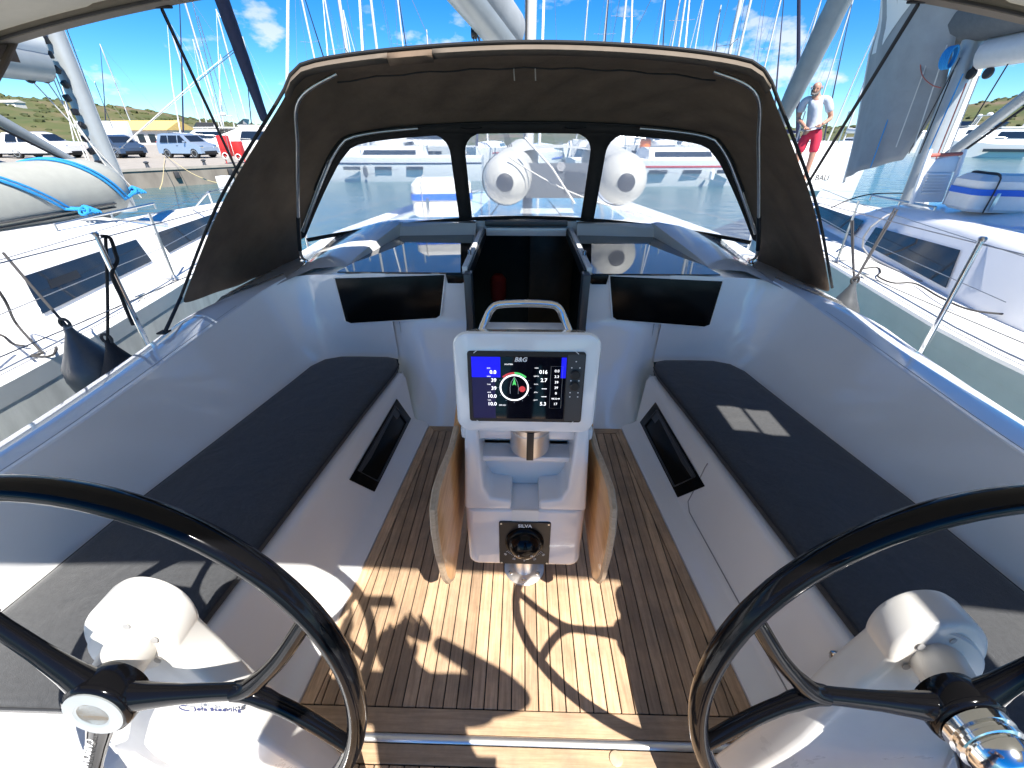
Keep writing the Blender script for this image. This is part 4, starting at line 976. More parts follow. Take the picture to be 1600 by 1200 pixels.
def stanchions(N, s_, base, tops):
    root = N[0]
    for k in ((-1, 0, 1) if s_ < 0 else (0, 1)):
        y = base.y + k * 2.05
        x = s_ * (5.35 - N[3](y) + .11); z = N[2](y) + .01
        m_ = MB(); m_.tube([(x, y, z), (x - s_ * .02, y, z + .64)], .0125, 12); m_.lathe([(.034, 0), (.03, .012), (.017, .045)], 12, (x, y, z)); m_.box((x + s_ * .05, y, z + .006), (.10, .03, .01)); m_.build('stanchion', 'steel', root)
    pts = [base.y + k * 2.05 for k in (-1, 0, 1)]
    for h in (.625, .33):
        m_ = MB(); m_.tube([V((s_ * (5.35 - N[3](y) + .11) - s_ * .015, y, N[2](y) + h)) for y in pts + [pts[-1] + 1.2]], .0032, 6); m_.build('guard_wire', 'wire', root)
    # cleat and handrail
    y = base.y - .55; x = s_ * (5.35 - N[3](y) + .10); m_ = MB(); m_.tube([V((x, y - .06, N[2](y) + .05)), V((x, y + .06, N[2](y) + .05))], .008, 6); m_.box((x, y, N[2](y) + .025), (.02, .05, .05)); m_.build('cleat', 'steel', root, bevel=.003)
stanchions(NL, -1, PZ(286, 444, DZ), None); stanchions(NR, 1, PZ(1290, 412, DZ + .05), None)
def handrail(pts, root):
    m_ = MB(); m_.tube(pts, .012, 8); hr = m_.build('handrail', 'steel', root)
    for k in (0, len(pts) // 2, len(pts) - 1):
        m_ = MB(); p = V(pts[k]); m_.tube([p, p - V((0, 0, .06))], .010, 8); m_.build('rail_foot', 'steel', hr)
zL = 1.08
handrail([PZ(85, 351, zL).lerp(PZ(240, 318, zL), k / 8) for k in range(9)], NL[0])
handrail([PZ(1362, 305, 1.1).lerp(PZ(1462, 324, 1.1), k / 8) for k in range(9)], NR[0])
# long hatch rail line on the left coachroof
# masts of the neighbours
def mast(root, base, topp, r, mt='alu', name='mast'):
    d = (topp - base); e_ = base + d * (9 / d.z); b0 = base - d * ((base.z - .9) / d.z)
    m_ = MB(); m_.tube([b0, e_], r, 18, flat=1.25); return m_.build(name, mt, root), b0, e_
mL, bL, eL = mast(NL[0], PX(166, 252, -5.35), PX(84, 55, -5.35), .098)
m_ = MB(); m_.tube([bL + V((.105, .03, 0)), eL + V((.105, .03, 0))], .012, 6); m_.build('mast_track', 'mast_white', mL)
for k in range(16):
    p = bL.lerp(eL, .06 + .014 * k) + V((.02 - .01 * (k % 2), -.14 - .02 * (k % 3), 0)); m_ = MB(); m_.box(p, (.05, .06, .07), M.Rotation(.3 * (k % 4), 3, 'X')); m_.build('sail_slide', 'black_plastic', mL, bevel=.01)
gL = PX(62, 98, -5.35); gz = gL.z
m_ = MB(); m_.tube([gL, V((-5.33, gL.y - .9, gz)), V((-5.3, -1, gz - .05))], .15, 16, flat=1.2); bo = m_.build('boom', 'alu', NL[0])
m_ = MB(); m_.tube([gL + V((0, 0, .2)), V((-5.3, -1, gz + .2))], .17, 14, flat=1.3); m_.build('sail_cover', 'sail_white', bo)
for xx in (46, 70): 
    q = PX(xx, 122, -5.35); m_ = MB(); m_.lathe([(.045, -.02), (.05, 0), (.045, .02)], 14, q, (1, 0, 0)); m_.build('reef_block', 'black_plastic', bo)
    m_ = MB(); m_.tube([q, V((-5.2, 6.0 - .2 * (xx > 50), 1.05))], .007, 6); m_.build('control_line', 'rope_white', bo)
m_ = MB(); m_.tube([PX(122, 258, -5.35), PX(0, 188, -5.35), PX(-70, 150, -5.35)], .052, 12); m_.build('boom_vang', 'alu', NL[0])
m_ = MB(); m_.tube([PX(125, 262, -5.3), PX(-20, 190, -5.3)], .012, 6); m_.build('vang_tackle', 'rope_black', NL[0])
for k, (x0, y0, x1, y1) in enumerate(((96, 45, 178, 255), (104, 45, 176, 240), (58, 60, 135, 250), (64, 60, 140, 252))):
    m_ = MB(); m_.tube([PX(x0, y0, -5.3 - .05 * k), PX(x1, y1, -5.25)], .006, 5); m_.build('halyard', 'rope_white', NL[0])
# furled headsails on the forestays
def furled(N, a, b3, r0, r1, mt, name):
    m_ = MB(); d = b3 - a; e_ = a + d * 2.2; n = 26
    m_.tube([a.lerp(e_, k / n) for k in range(n + 1)], [r0 + (r1 - r0) * math.sin(math.pi * min(1, .15 + k / n * .9)) * (1 + .05 * math.sin(k * 2.1)) for k in range(n + 1)], 12); return m_.build(name, mt, N[0])
furled(NL, PY(413, 186, 9.1), PY(347, 0, 7.9), .05, .10, 'sail_navy', 'furled_sail')
furled(NR, PY(1212, 205, 11.2), PY(1312, 0, 9.9), .09, .20, 'sail_grey', 'furled_sail')
q = PX(371, 78, -5.4); 
for dy_ in (0, 5):
    m_ = MB(); m_.tube([PY(368, 75 + dy_, 8.3), PY(310, 122 + dy_, 7.5), PY(175, 243, 6.4)], .006, 5); m_.build('sheet_line', 'rope_white', NL[0])
for (x0, y0, x1, y1) in ((300, 0, 362, 250), (309, 25, 356, 180), (148, 128, 176, 200)):
    m_ = MB(); m_.tube([PY(x0, y0, 7.5), PY(x1, y1, 8.2)], .005, 5); m_.build('shroud', 'wire', NL[0])
# pulpit on the left bow
m_ = MB(); m_.tube([PZ(300, 330, .6), PZ(325, 300, 1.15), PZ(352, 296, 1.15)], .012, 8); m_.tube([PZ(335, 327, .62), PZ(325, 300, 1.15)], .012, 8); m_.build('pulpit', 'steel', NL[0])
# right neighbour rig
mR, bR, eR = mast(NR[0], PX(1447, 252, 5.35), PX(1500, 120, 5.35), .10)
m_ = MB(); o_ = V((.17, .02, 0)); m_.tube([bR + o_, eR + o_], .07, 10, flat=.8); m_.build('sail_luff', 'sail_white', mR)
gR = PX(1500, 45, 5.35)
m_ = MB(); m_.tube([gR + V((0, .02, .10)), gR + V((0, -.08, .12)), V((5.3, gR.y - 1, gR.z + .14)), V((5.3, -1, gR.z + .2))], [.20, .27, .29, .3], 18, flat=1.1); b9 = m_.build('sail_cover', 'sail_bag', NR[0])
m_ = MB(); m_.tube([gR + V((0, .16, .10)), gR + V((0, .02, .10)), gR + V((0, -.06, .12))], [.18, .245, .275], 18, flat=1.1); m_.build('sail_cover_collar', 'sail_white', b9)
g2 = PX(1540, 84, 5.35); m_ = MB(); m_.tube([g2, V((5.3, -1, g2.z + .05))], .12, 14, flat=1.25); b8 = m_.build('boom', 'mast_white', NR[0])
for xx, yy_ in ((1518, 115), (1544, 114)):
    q = PX(xx, yy_, 5.35); m_ = MB(); m_.lathe([(.055, -.02), (.06, 0), (.055, .02)], 16, q, (1, 0, 0)); m_.box(q + V((0, 0, .08)), (.03, .04, .1)); m_.build('reef_block', 'black_plastic', b8, bevel=.004)
m_ = MB(); m_.box(PX(1512, 90, 5.35), (.08, .12, .36)); m_.build('gooseneck', 'black_plastic', mR, bevel=.02)
m_ = MB(); m_.tube([PX(1452, 266, 5.3), PX(1600, 152, 5.3), PX(1690, 88, 5.3)], .058, 12); vg = m_.build('boom_vang', 'alu', NR[0])
m_ = MB(); m_.tube([PX(1455, 272, 5.25), PX(1605, 165, 5.25)], .014, 6); m_.build('vang_tackle', 'rope_black', vg)
for k, (x0, y0, x1, y1, mt_) in enumerate(((1452, 10, 1360, 262, 'rope_blue'), (1490, 110, 1437, 240, 'rope_black'), (1505, 115, 1447, 245, 'rope_blue'), (1500, 90, 1420, 240, 'rope_dark'), (1470, 40, 1400, 230, 'rope_white'), (1480, 70, 1425, 238, 'rope_white'), (1510, 130, 1462, 250, 'rope_red'), (1530, 118, 1480, 245, 'rope_white'), (1575, 100, 1520, 190, 'rope_dark'))):
    m_ = MB(); m_.tube([PX(x0, y0, 5.2 - .02 * k), PX(x1, y1, 5.15)], .007, 5); m_.build('halyard', mt_, NR[0])
m_ = MB(); m_.tube(spline([PX(1430, 30, 5.1), PX(1437, 80, 5.1), PX(1440, 115, 5.1), PX(1455, 132, 5.1), PX(1470, 137, 5.1)], 20), .006, 5); m_.build('halyard', 'rope_red', NR[0])
q = PX(1484, 90, 5.1); m_ = MB()
for k in range(5): m_.tube([q + V((.045 * math.cos(a) * (1 + .15 * k), .02 * k - .04, .11 * math.sin(a))) for a in [2 * math.pi * j / 16 for j in range(16)]], .010, 6, closed=True)
m_.build('rope_coil', 'rope_blue', NR[0])
# hanging grey sail beside the mast
sa = thing('hanging_sail', 'big grey sail hanging loose in front of the right-hand mast', 'sail', PY(1330, 285, 8.2))
Lp = [PY(1378, -60, 8.3), PY(1375, 30, 8.3), PY(1362, 80, 8.3), PY(1357, 110, 8.3), PY(1345, 170, 8.25), PY(1318, 286, 8.2)]
Rp = [PY(1500, -60, 6.6), PY(1500, 20, 6.6), PY(1495, 60, 6.6), PY(1488, 100, 6.6), PY(1468, 160, 6.7), PY(1410, 250, 7.0)]
Lq, Rq = spline(Lp, 22), spline(Rp, 22)
m_ = MB(); rows = []
for a, b3 in zip(Lq, Rq):
    r_ = []
    for k in range(17):
        t_ = k / 16; q = a.lerp(b3, t_); q = q + V((-.30 * math.sin(math.pi * t_), -.10 * math.sin(math.pi * t_) + .03 * math.sin(t_ * 19 + a.z * 3), 0)); r_.append(q)
    rows.append(r_)
m_.loft(rows, closed=False); m_.build('sail_cloth', 'sail_grey', sa, smooth=70, solid=.004)
m_ = MB(); m_.tube([r_[0] for r_ in rows], .02, 8); m_.build('leech_band', 'sail_white', sa)
m_ = MB(); rows2 = []
for a, b3 in zip(Lq[:9], Rq[:9]): rows2.append([a.lerp(b3, t_) + V((-.30 * math.sin(math.pi * t_) - .012, -.10 * math.sin(math.pi * t_) - .02, 0)) for t_ in [.02 + .96 * k / 10 * max(.0, 1 - Lq.index(a) / 11) for k in range(11)]])
m_.loft(rows2, closed=False); m_.build('white_panel', 'sail_white', sa, smooth=70)
# bimini of the right neighbour (shades its side deck)
b_r = thing('awning', 'canvas awning over the right-hand yacht cockpit', 'awning', (5.35, -.3, 2.1))
m_ = MB(); m_.loft([[V((x, y, 2.15 - .02 * (x - 5.35) ** 2)) for y in (-2.6, -1.2, .1, 1.15)] for x in [3.75 + .2 * k for k in range(17)]], closed=False); m_.build('top_cloth', 'canvas_beige', b_r, solid=.004)
for x in (3.8, 6.9):
    m_ = MB(); m_.tube([(x, -2.4, .46), (x, -2.4, 2.1)], .015, 8); m_.build('post', 'steel', b_r)
    m_ = MB(); m_.tube([(x, 1.0, .46), (x, 1.0, 2.1)], .015, 8); m_.build('post', 'steel', b_r)
# raft, folding plastic gangway steps on the right coachroof
q = PZ(1553, 330, 1.12); raft('life_raft', 'white life raft box with bright blue strap on the right-hand yacht roof', (q.x + .05, q.y + .05, q.z), (.72, .46, .33), R(-14), 'rope_dark')
stp = thing('plastic_chair', 'folded white plastic chair standing on the right-hand yacht roof', 'chair', PZ(1450, 316, 1.13))
cA = PZ(1450, 316, 1.13)
def sp3(x, z, d=0): return V((cA.x + x, cA.y + d + z * .12, cA.z + z))
m_ = MB(); m_.prism([sp3(-.17, 0), sp3(.16, 0), sp3(.15, .30), sp3(-.15, .30)], (0, .05, 0)); m_.build('seat_panel', 'white_plastic', stp, bevel=.01)
for k in range(7):
    m_ = MB(); m_.box(sp3(-.005, .10 + k * .03, -.012), (.24, .02, .014)); m_.build('slat', 'white_plastic', stp, bevel=.004)
for x in (-.19, .18):
    m_ = MB(); m_.tube([sp3(x, -.02, -.01), sp3(x * 1.02, .3, -.01), sp3(x * .98, .52, .0)], .022, 8); m_.build('side_frame', 'white_plastic', stp)
m_ = MB(); m_.prism([sp3(-.18, .30), sp3(.18, .30), sp3(.18, .44), sp3(.1, .47), sp3(-.1, .42), sp3(-.18, .44)], (0, .04, 0)); m_.build('backrest', 'white_plastic', stp, bevel=.01)
m_ = MB(); m_.tube([sp3(-.18, .46, 0), sp3(.18, .48, 0)], .018, 8); m_.build('red_bar', 'rope_red', stp)
# dinghy on the left neighbour's roof
dl = thing('rubber_dinghy', 'grey inflatable dinghy lashed with blue ropes on the left yacht roof', 'dinghy', (-5.0, 3, .95))
cL = PX(95, 303, -4.85); yE = PX(193, 316, -4.85).y; rT = .31
def tubeL(X, z, y1, nm='tube'):
    m_ = MB(); prof_ = [(0, 0), (.05, .004), (.14, .03), (.21, .08), (.265, .16), (.30, .28), (rT, .45), (rT, 4.4)]
    m_.lathe(prof_, 32, (X, y1, z), (-.01, -1, .0)); return m_.build(nm, 'inflatable', dl, smooth=60)
t1 = tubeL(cL.x, cL.z, yE); tubeL(cL.x - 1.05, cL.z, yE + .02)
for an in (-.42, -.56):
    m_ = MB(); m_.tube([V((cL.x + (rT + .004) * math.cos(an), y, cL.z + (rT + .004) * math.sin(an))) for y in (yE - .42, yE - 2, yE - 4.2)], .012, 6, flat=.6); m_.build('rubbing_strake', 'rubber', t1)
m_ = MB(); m_.box((cL.x - .52, yE - 1.6, cL.z - .06), (.9, 2.6, .06)); m_.build('dinghy_floor', 'sail_bag', dl)
an = -.86; nrm_ = V((math.cos(an), 0, math.sin(an)))
q = V((cL.x, PX(12, 338, cL.x + rT * math.cos(an)).y, cL.z)) + nrm_ * (rT + .004)
text('PLASTIMO', .095, 'rubber', q, (0, -1, 0), V((math.sin(an), 0, -math.cos(an))), dl, ext=.001)
m_ = MB(); m_.lathe([(.03, 0), (.04, .012)], 12, V((cL.x, yE - 1.1, cL.z)) + nrm_ * rT, nrm_); m_.build('valve', 'rubber', dl)
# blue lashings
def arc(y0, y1, r_, a0, a1, n=18): return [V((cL.x + r_ * math.cos(R(a0 + (a1 - a0) * k / n)), y0 + (y1 - y0) * (k / n), cL.z + r_ * math.sin(R(a0 + (a1 - a0) * k / n)))) for k in range(n + 1)]
for y0, y1, end in ((yE - 2.2, yE - 1.02, PX(138, 328, -4.42)), (yE - .98, yE - .30, PX(212, 297, -4.6))):
    lash = thing('lashing_rope', ('blue lashing rope over the middle of the grey dinghy, knotted to the handrail' if end.x > -4.5 else 'blue lashing rope round the rounded end of the grey dinghy'), 'rope', end, 'blue dinghy lashings')
    P_ = arc(y0, y1, rT + .012, 150, -18) + [end]
    m_ = MB(); m_.tube(P_, .013, 8); m_.build('line', 'rope_blue', lash)
    m_ = MB(); m_.tube([p + V((.0, .05, .006)) for p in P_], .011, 8); m_.build('line', 'rope_blue', lash)
    m_ = MB()
    for k in range(6): m_.tube([end + V((.045 * math.cos(a + k), .03 * math.sin(a) + .02 * k - .05, .035 * math.sin(a + k * .7))) for a in [2 * math.pi * j / 10 for j in range(10)]], .012, 6, closed=True)
    m_.build('knot', 'rope_blue', lash)
# fenders
def fender(label, topp, r, L, mt, rope_to, rmt, tilt=(0, 0, -1), group='fenders hung between the boats'):
    f_ = thing('fender', label, 'fender', topp, group)
    m_ = MB(); m_.lathe([(.018, 0), (.022, .02), (.03, .05), (r * .55, L * .26), (r * .92, L * .42), (r, L * .55), (r * .93, L * .72), (r * .6, L * .9), (.03, L), (.0, L)], 28, topp, tilt); m_.build('body', mt, f_, smooth=60)
    m_ = MB(); m_.tube([topp + V((.03 * math.cos(a), 0, .012 + .03 * math.sin(a))) for a in [2 * math.pi * j / 12 for j in range(12)]], .009, 6, closed=True); m_.build('eye', 'rope_dark', f_)
    for e_ in rope_to: m_ = MB(); m_.tube(sag(topp, e_, .01, 8), .008, 6); m_.build('line', rmt, f_)
    return f_
fender('grey teardrop fender hanging between our yacht and the left one', PX(103, 508, -2.85), .155, .60, 'fender_grey', [PX(5, 395, -3.2)], 'rope_dark', (.12, -.05, -1))
fender('black covered fender under a black line beside our left stanchion', PX(168, 532, -2.60), .14, .55, 'fender_black', [V((-2.258, PX(165, 372, -2.258).y, 1.32))], 'rope_black')
fender('grey fender with a pale eye between our yacht and the right one', PX(1335, 440, 2.75), .13, .55, 'fender_grey', [PX(1330, 345, 3.2), PX(1333, 345, 3.2), PX(1398, 326, 3.4), PX(1402, 328, 3.4)], 'rope_dark')
# loose dark ropes
def loose(label, pts, mt='rope_dark', r=.008):
    m_ = MB(); m_.tube(spline(pts, 50), r, 6); o = m_.build('rope', mt); tag(o, label, 'rope'); return o
loose('dark mooring rope looping along the left yacht deck edge', [PX(-20, 430, -3.3), PX(8, 470, -3.3), PZ(25, 505, .6), PZ(60, 545, .5), PZ(66, 552, .49), PZ(45, 556, .49), PZ(80, 556, .48), PZ(88, 543, .48)])
loose('short dark rope end lying left of the looped mooring rope', [PX(-20, 518, -3.2), PZ(5, 525, .5), PZ(20, 537, .5), PZ(42, 541, .5)])
loose('black line knotted on our left guard wire, its tail hanging free', [V((-2.258, PX(160, 372, -2.258).y, 1.335)), PX(172, 372, -2.25), PX(180, 395, -2.25), PX(183, 408, -2.25), PX(175, 430, -2.25), PX(190, 465, -2.25), PX(200, 490, -2.25), PX(208, 508, -2.25)], 'rope_black', .009)
loose('dark line lying in loops on the right yacht side deck', [PZ(1345, 420, .535), PZ(1370, 418, .535), PZ(1376, 425, .535), PZ(1372, 432, .535), PZ(1395, 442, .535), PZ(1430, 443, .535), PZ(1470, 465, .535), PZ(1520, 485, .535), PZ(1600, 493, .535)])
loose('dark line arching over the right yacht roof edge to its guard wire', [PZ(1298, 325, .95), PZ(1330, 311, 1.05), PZ(1365, 303, 1.1), PZ(1410, 302, 1.1)])
loose('grey hose running down the right yacht cabin side', [PZ(1480, 285, 1.0), PZ(1420, 320, 1.0), PZ(1380, 340, .98), PZ(1352, 365, .8), PZ(1350, 392, .6), PZ(1380, 412, .55), PZ(1440, 440, .52)], 'print_grey', .011)
loose('tan mooring line from the left yacht bow to the quay', [PZ(345, 287, .9), PZ(320, 280, .75), PZ(290, 265, .6), PZ(262, 245, .42)], 'rope_yellow', .012)
loose('yellow mooring rope hanging from the quay bollard', [PZ(257, 246, .42), PZ(256, 262, .3), PZ(254, 282, .45), PZ(250, 295, .6)], 'rope_yellow', .014)

# ================================================================== PEOPLE
def skin(name, mt, pts, edges, rad, parent, root=0, sub=2):
    me = bpy.data.meshes.new(name); me.from_pydata([tuple(p) for p in pts], edges, []); o = bpy.data.objects.new(name, me); COL.objects.link(o)
    md = o.modifiers.new('skin', 'SKIN'); md.use_smooth_shade = True; md.branch_smoothing = .4
    sv = me.skin_vertices[0].data
    for i, r_ in enumerate(rad): sv[i].radius = (r_, r_) if not isinstance(r_, tuple) else r_; sv[i].use_root = (i == root)
    s2_ = o.modifiers.new('sub', 'SUBSURF'); s2_.levels = sub; s2_.render_levels = sub
    me.materials.append(MATS[mt]); par(o, parent); return o
def person(label, base, face, h, pose, cloth, loc_mats):
    """pose: dict of joints in local metres (x right, y forward, z up) for a 1.75 m figure"""
    root = thing('person', label, 'person', base)
    k = h / 1.75; rz = M.Rotation(face, 3, 'Z')
    J = {n: V(base) + rz @ (V(p) * k) for n, p in pose.items()}
    def part(name, mt, chain, sub=2):
        names = []; edges = []; rad = []
        for ch in chain:
            prev = None
            for n, r_ in ch:
                if n not in names: names.append(n); rad.append((r_[0] * k, r_[1] * k) if isinstance(r_, tuple) else r_ * k)
                i = names.index(n)
                if prev is not None and (prev, i) not in edges: edges.append((prev, i))
                prev = i
        return skin(name, mt, [J[n] for n in names], edges, rad, root, 0, sub)
    part('body', loc_mats['skin'], [[('pel', (.145, .10)), ('waist', (.13, .095)), ('chest', (.155, .105)), ('neckb', .068), ('neck', .055), ('headc', (.078, .088)), ('headt', (.060, .070))],
        [('neckb', .068), ('shL', .062), ('elL', .043), ('wrL', .028)], [('neckb', .068), ('shR', .062), ('elR', .043), ('wrR', .028)],
        [('pel', (.145, .10)), ('hipL', .088), ('knL', .057), ('anL', .038), ('toL', .034)], [('pel', (.145, .10)), ('hipR', .088), ('knR', .057), ('anR', .038), ('toR', .034)]])
    for sd in 'LR':
        wr = J['wr' + sd]; d = (wr - J['el' + sd]).normalized(); sdv = d.cross(V((0, 0, 1)));
        sdv = sdv.normalized() if sdv.length > .05 else rz @ V((1, 0, 0))
        dn = sdv.cross(d); pts = [wr, wr + d * .045 * k, wr + d * .085 * k]; rads = [.027 * k, (.036 * k), (.034 * k)]; ed = [(0, 1), (1, 2)]
        for q in range(4):
            o0 = wr + d * (.085 * k) + sdv * ((q - 1.5) * .02 * k); i = len(pts); L = (.075, .085, .08, .062)[q] * k
            pts += [o0, o0 + d * L * .55 + dn * .012 * k, o0 + d * L * .85 + dn * .035 * k]; rads += [.0095 * k] * 2 + [.008 * k]; ed += [(2, i), (i, i + 1), (i + 1, i + 2)]
        i = len(pts); pts += [wr + d * .05 * k + sdv * .045 * k, wr + d * .09 * k + sdv * .06 * k]; rads += [.011 * k, .009 * k]; ed += [(1, i), (i, i + 1)]
        skin('hand', loc_mats['skin'], pts, ed, rads, root, 0, 1)
    part('shirt', loc_mats['shirt'], [[('waist', (.165, .125)), ('pelu', (.17, .125))], [('waist', (.172, .128)), ('chest', (.188, .13)), ('neckb', .085)], [('neckb', .085), ('shL', .080), ('slL', .070)], [('neckb', .085), ('shR', .080), ('slR', .070)]])
    part('shorts' if loc_mats.get('short') else 'trousers', loc_mats['legs'], [[('pel', (.160, .118)), ('pelw', (.160, .118))], [('pel', (.160, .118)), ('hipL', .108), ('lgL', .085)], [('pel', (.160, .118)), ('hipR', .108), ('lgR', .085)]])
    hd = J['headc']; f_ = rz @ V((0, 1, 0)); r0 = rz @ V((1, 0, 0)); tf = (f_ + V((0, 0, pose.get('tilt', (0, 0, 0))[2]))).normalized(); u0 = r0.cross(tf)
    nose = MB(); nose.tube([hd + tf * .082 * k + u0 * .02 * k, hd + tf * .105 * k - u0 * .012 * k, hd + tf * .09 * k - u0 * .02 * k], [.010 * k, .014 * k, .010 * k], 8); nose.build('nose', loc_mats['skin'], root)
    for sg in (-1, 1):
        e_ = MB(); e_.lathe([(.012 * k * math.cos(R(a)), .006 * k * math.sin(R(a))) for a in range(0, 91, 30)], 10, hd + tf * .082 * k + r0 * sg * .032 * k + u0 * .022 * k, tf); e_.build('eye', 'rubber', root)
        e_ = MB(); e_.lathe([(.028 * k, -.006 * k), (.03 * k, .0), (.018 * k, .008 * k)], 10, hd + r0 * sg * .088 * k + u0 * .005 * k, r0 * sg); e_.build('ear', loc_mats['skin'], root)
    return root, J, hd, tf, r0, u0, k
mf = PZ(1244, 287, .85); mh = PY(1250, 121, mf.y).z - .85
pose = dict(pel=(0, 0, .93), pelw=(0, 0, .99), pelu=(0, 0, .98), waist=(0, 0, 1.08), chest=(0, .01, 1.28), neckb=(0, .01, 1.43), neck=(0, .035, 1.50), headc=(0, .07, 1.595), headt=(0, .055, 1.685),
            shL=(-.19, 0, 1.41), elL=(-.27, -.02, 1.12), wrL=(-.16, .20, 1.02), slL=(-.245, -.01, 1.20), shR=(.19, 0, 1.41), elR=(.27, .0, 1.12), wrR=(.10, .22, .98), slR=(.245, 0, 1.20),
            hipL=(-.10, 0, .86), knL=(-.12, .02, .48), anL=(-.12, 0, .09), toL=(-.13, .13, .035), lgL=(-.118, .015, .52), hipR=(.10, 0, .86), knR=(.12, .02, .48), anR=(.12, 0, .09), toR=(.13, .13, .035), lgR=(.118, .015, .52), tilt=(0, 0, -.45))
for n_, (x_, y_, z_) in list(pose.items()):
    if n_ != 'tilt' and z_ > .9: pose[n_] = (x_ + (z_ - .9) * .20, y_ + (z_ - .9) * .06, z_)
P1 = person('bald man in pale t-shirt and red shorts looking down on the catamaran stern', (mf.x, mf.y, .85), R(142), mh, pose, None, dict(skin='skin', shirt='tshirt', legs='red_shorts', short=True))
root, J, hd, tf, r0, u0, k = P1
bd = MB(); bd.tube([hd + r0 * .07 * k - u0 * .02 * k + tf * .02 * k, hd + r0 * .045 * k - u0 * .07 * k + tf * .06 * k, hd - u0 * .085 * k + tf * .075 * k, hd - r0 * .045 * k - u0 * .07 * k + tf * .06 * k, hd - r0 * .07 * k - u0 * .02 * k + tf * .02 * k], [.012, .026, .030, .026, .012], 8); bd.build('beard', 'hair_grey', root)
text('SAIL', .07, 'blue_strap', V(J['chest']) + V((0, 0, -.05)) + tf.cross(V((0, 0, 1))).cross(V((0, 0, 1))) * -.14, -r0, (0, 0, 1), root) if False else None
# the photographer, standing at the helm behind the lens; only the shadow is in the picture
pose2 = dict(pel=(0, 0, .95), pelw=(0, 0, 1.0), pelu=(0, 0, 1.0), waist=(0, .0, 1.1), chest=(0, .0, 1.30), neckb=(0, .0, 1.45), neck=(-.02, .02, 1.53), headc=(-.04, .03, 1.63), headt=(-.04, .02, 1.72),
             shL=(-.20, .0, 1.43), elL=(-.42, .06, 1.34), wrL=(-.29, .11, 1.57), slL=(-.29, .03, 1.38), shR=(.20, .0, 1.43), elR=(.40, .07, 1.34), wrR=(.09, .11, 1.57), slR=(.31, .03, 1.39),
             hipL=(-.10, 0, .88), knL=(-.13, .02, .5), anL=(-.14, 0, .09), toL=(-.15, .13, .035), lgL=(-.135, .01, .3), hipR=(.10, 0, .88), knR=(.13, .02, .5), anR=(.14, 0, .09), toR=(.15, .13, .035), lgR=(.135, .01, .3))
P2 = person('photographer at the helm with raised arms, seen only as a shadow on the floor', (.09, -.25, .006), 0, 1.78, pose2, None, dict(skin='skin', shirt='navy', legs='jeans'))
ph = MB(); ph.box((-.03, -.10, 1.79), (.15, .008, .075)); pho = ph.build('phone', 'black_plastic', bevel=.003); tag(pho, 'black phone held up by the photographer at eye level', 'phone')
#SECTION4
# ================================================================== CATAMARAN ASTERN OF THE MAN
cat = thing('catamaran', 'white catamaran stern with its name in small letters, under the standing man', 'catamaran', (7, 14, WZ))
yc = mf.y + .55
xl, xr_ = PY(1222, 260, yc).x, PY(1312, 260, yc).x; zt = PY(1270, 224, yc).z
m_ = MB(); m_.loft([[V((xl - .2 + (y - yc) * .9, y, WZ - .2)), V((xl - .25 + (y - yc) * .9, y, zt - .5)), V((xl - .15 + (y - yc) * .9, y, zt)), V((xr_ - .02 + (y - yc) * .9, y, zt)), V((xr_ + (y - yc) * .9, y, zt - .4)), V((xr_ - .1 + (y - yc) * .9, y, WZ - .2))] for y in (yc, yc + 1.5, yc + 3.2)], True, True); hu_ = m_.build('hull', 'gelcoat_matt', cat, bevel=.03)
m_ = MB(); m_.box(((xl + xr_) / 2 - .15, mf.y + .03, .80), (xr_ - xl - .1, 1.0, .10)); m_.build('swim_platform', 'gelcoat_matt', cat, bevel=.02)
q = PY(1285, 278, yc - .012); text('BALI', .16, 'rubber', (q.x, yc - .006, q.z), (1, 0, 0), (0, 0, 1), cat, ext=.002)
for x, y in ((xl + .2, yc + .1), (xr_ - .15, yc + .1)):
    m_ = MB(); m_.tube([(x, y, zt), (x, y, zt + .6)], .014, 8); m_.build('stanchion', 'steel', cat)

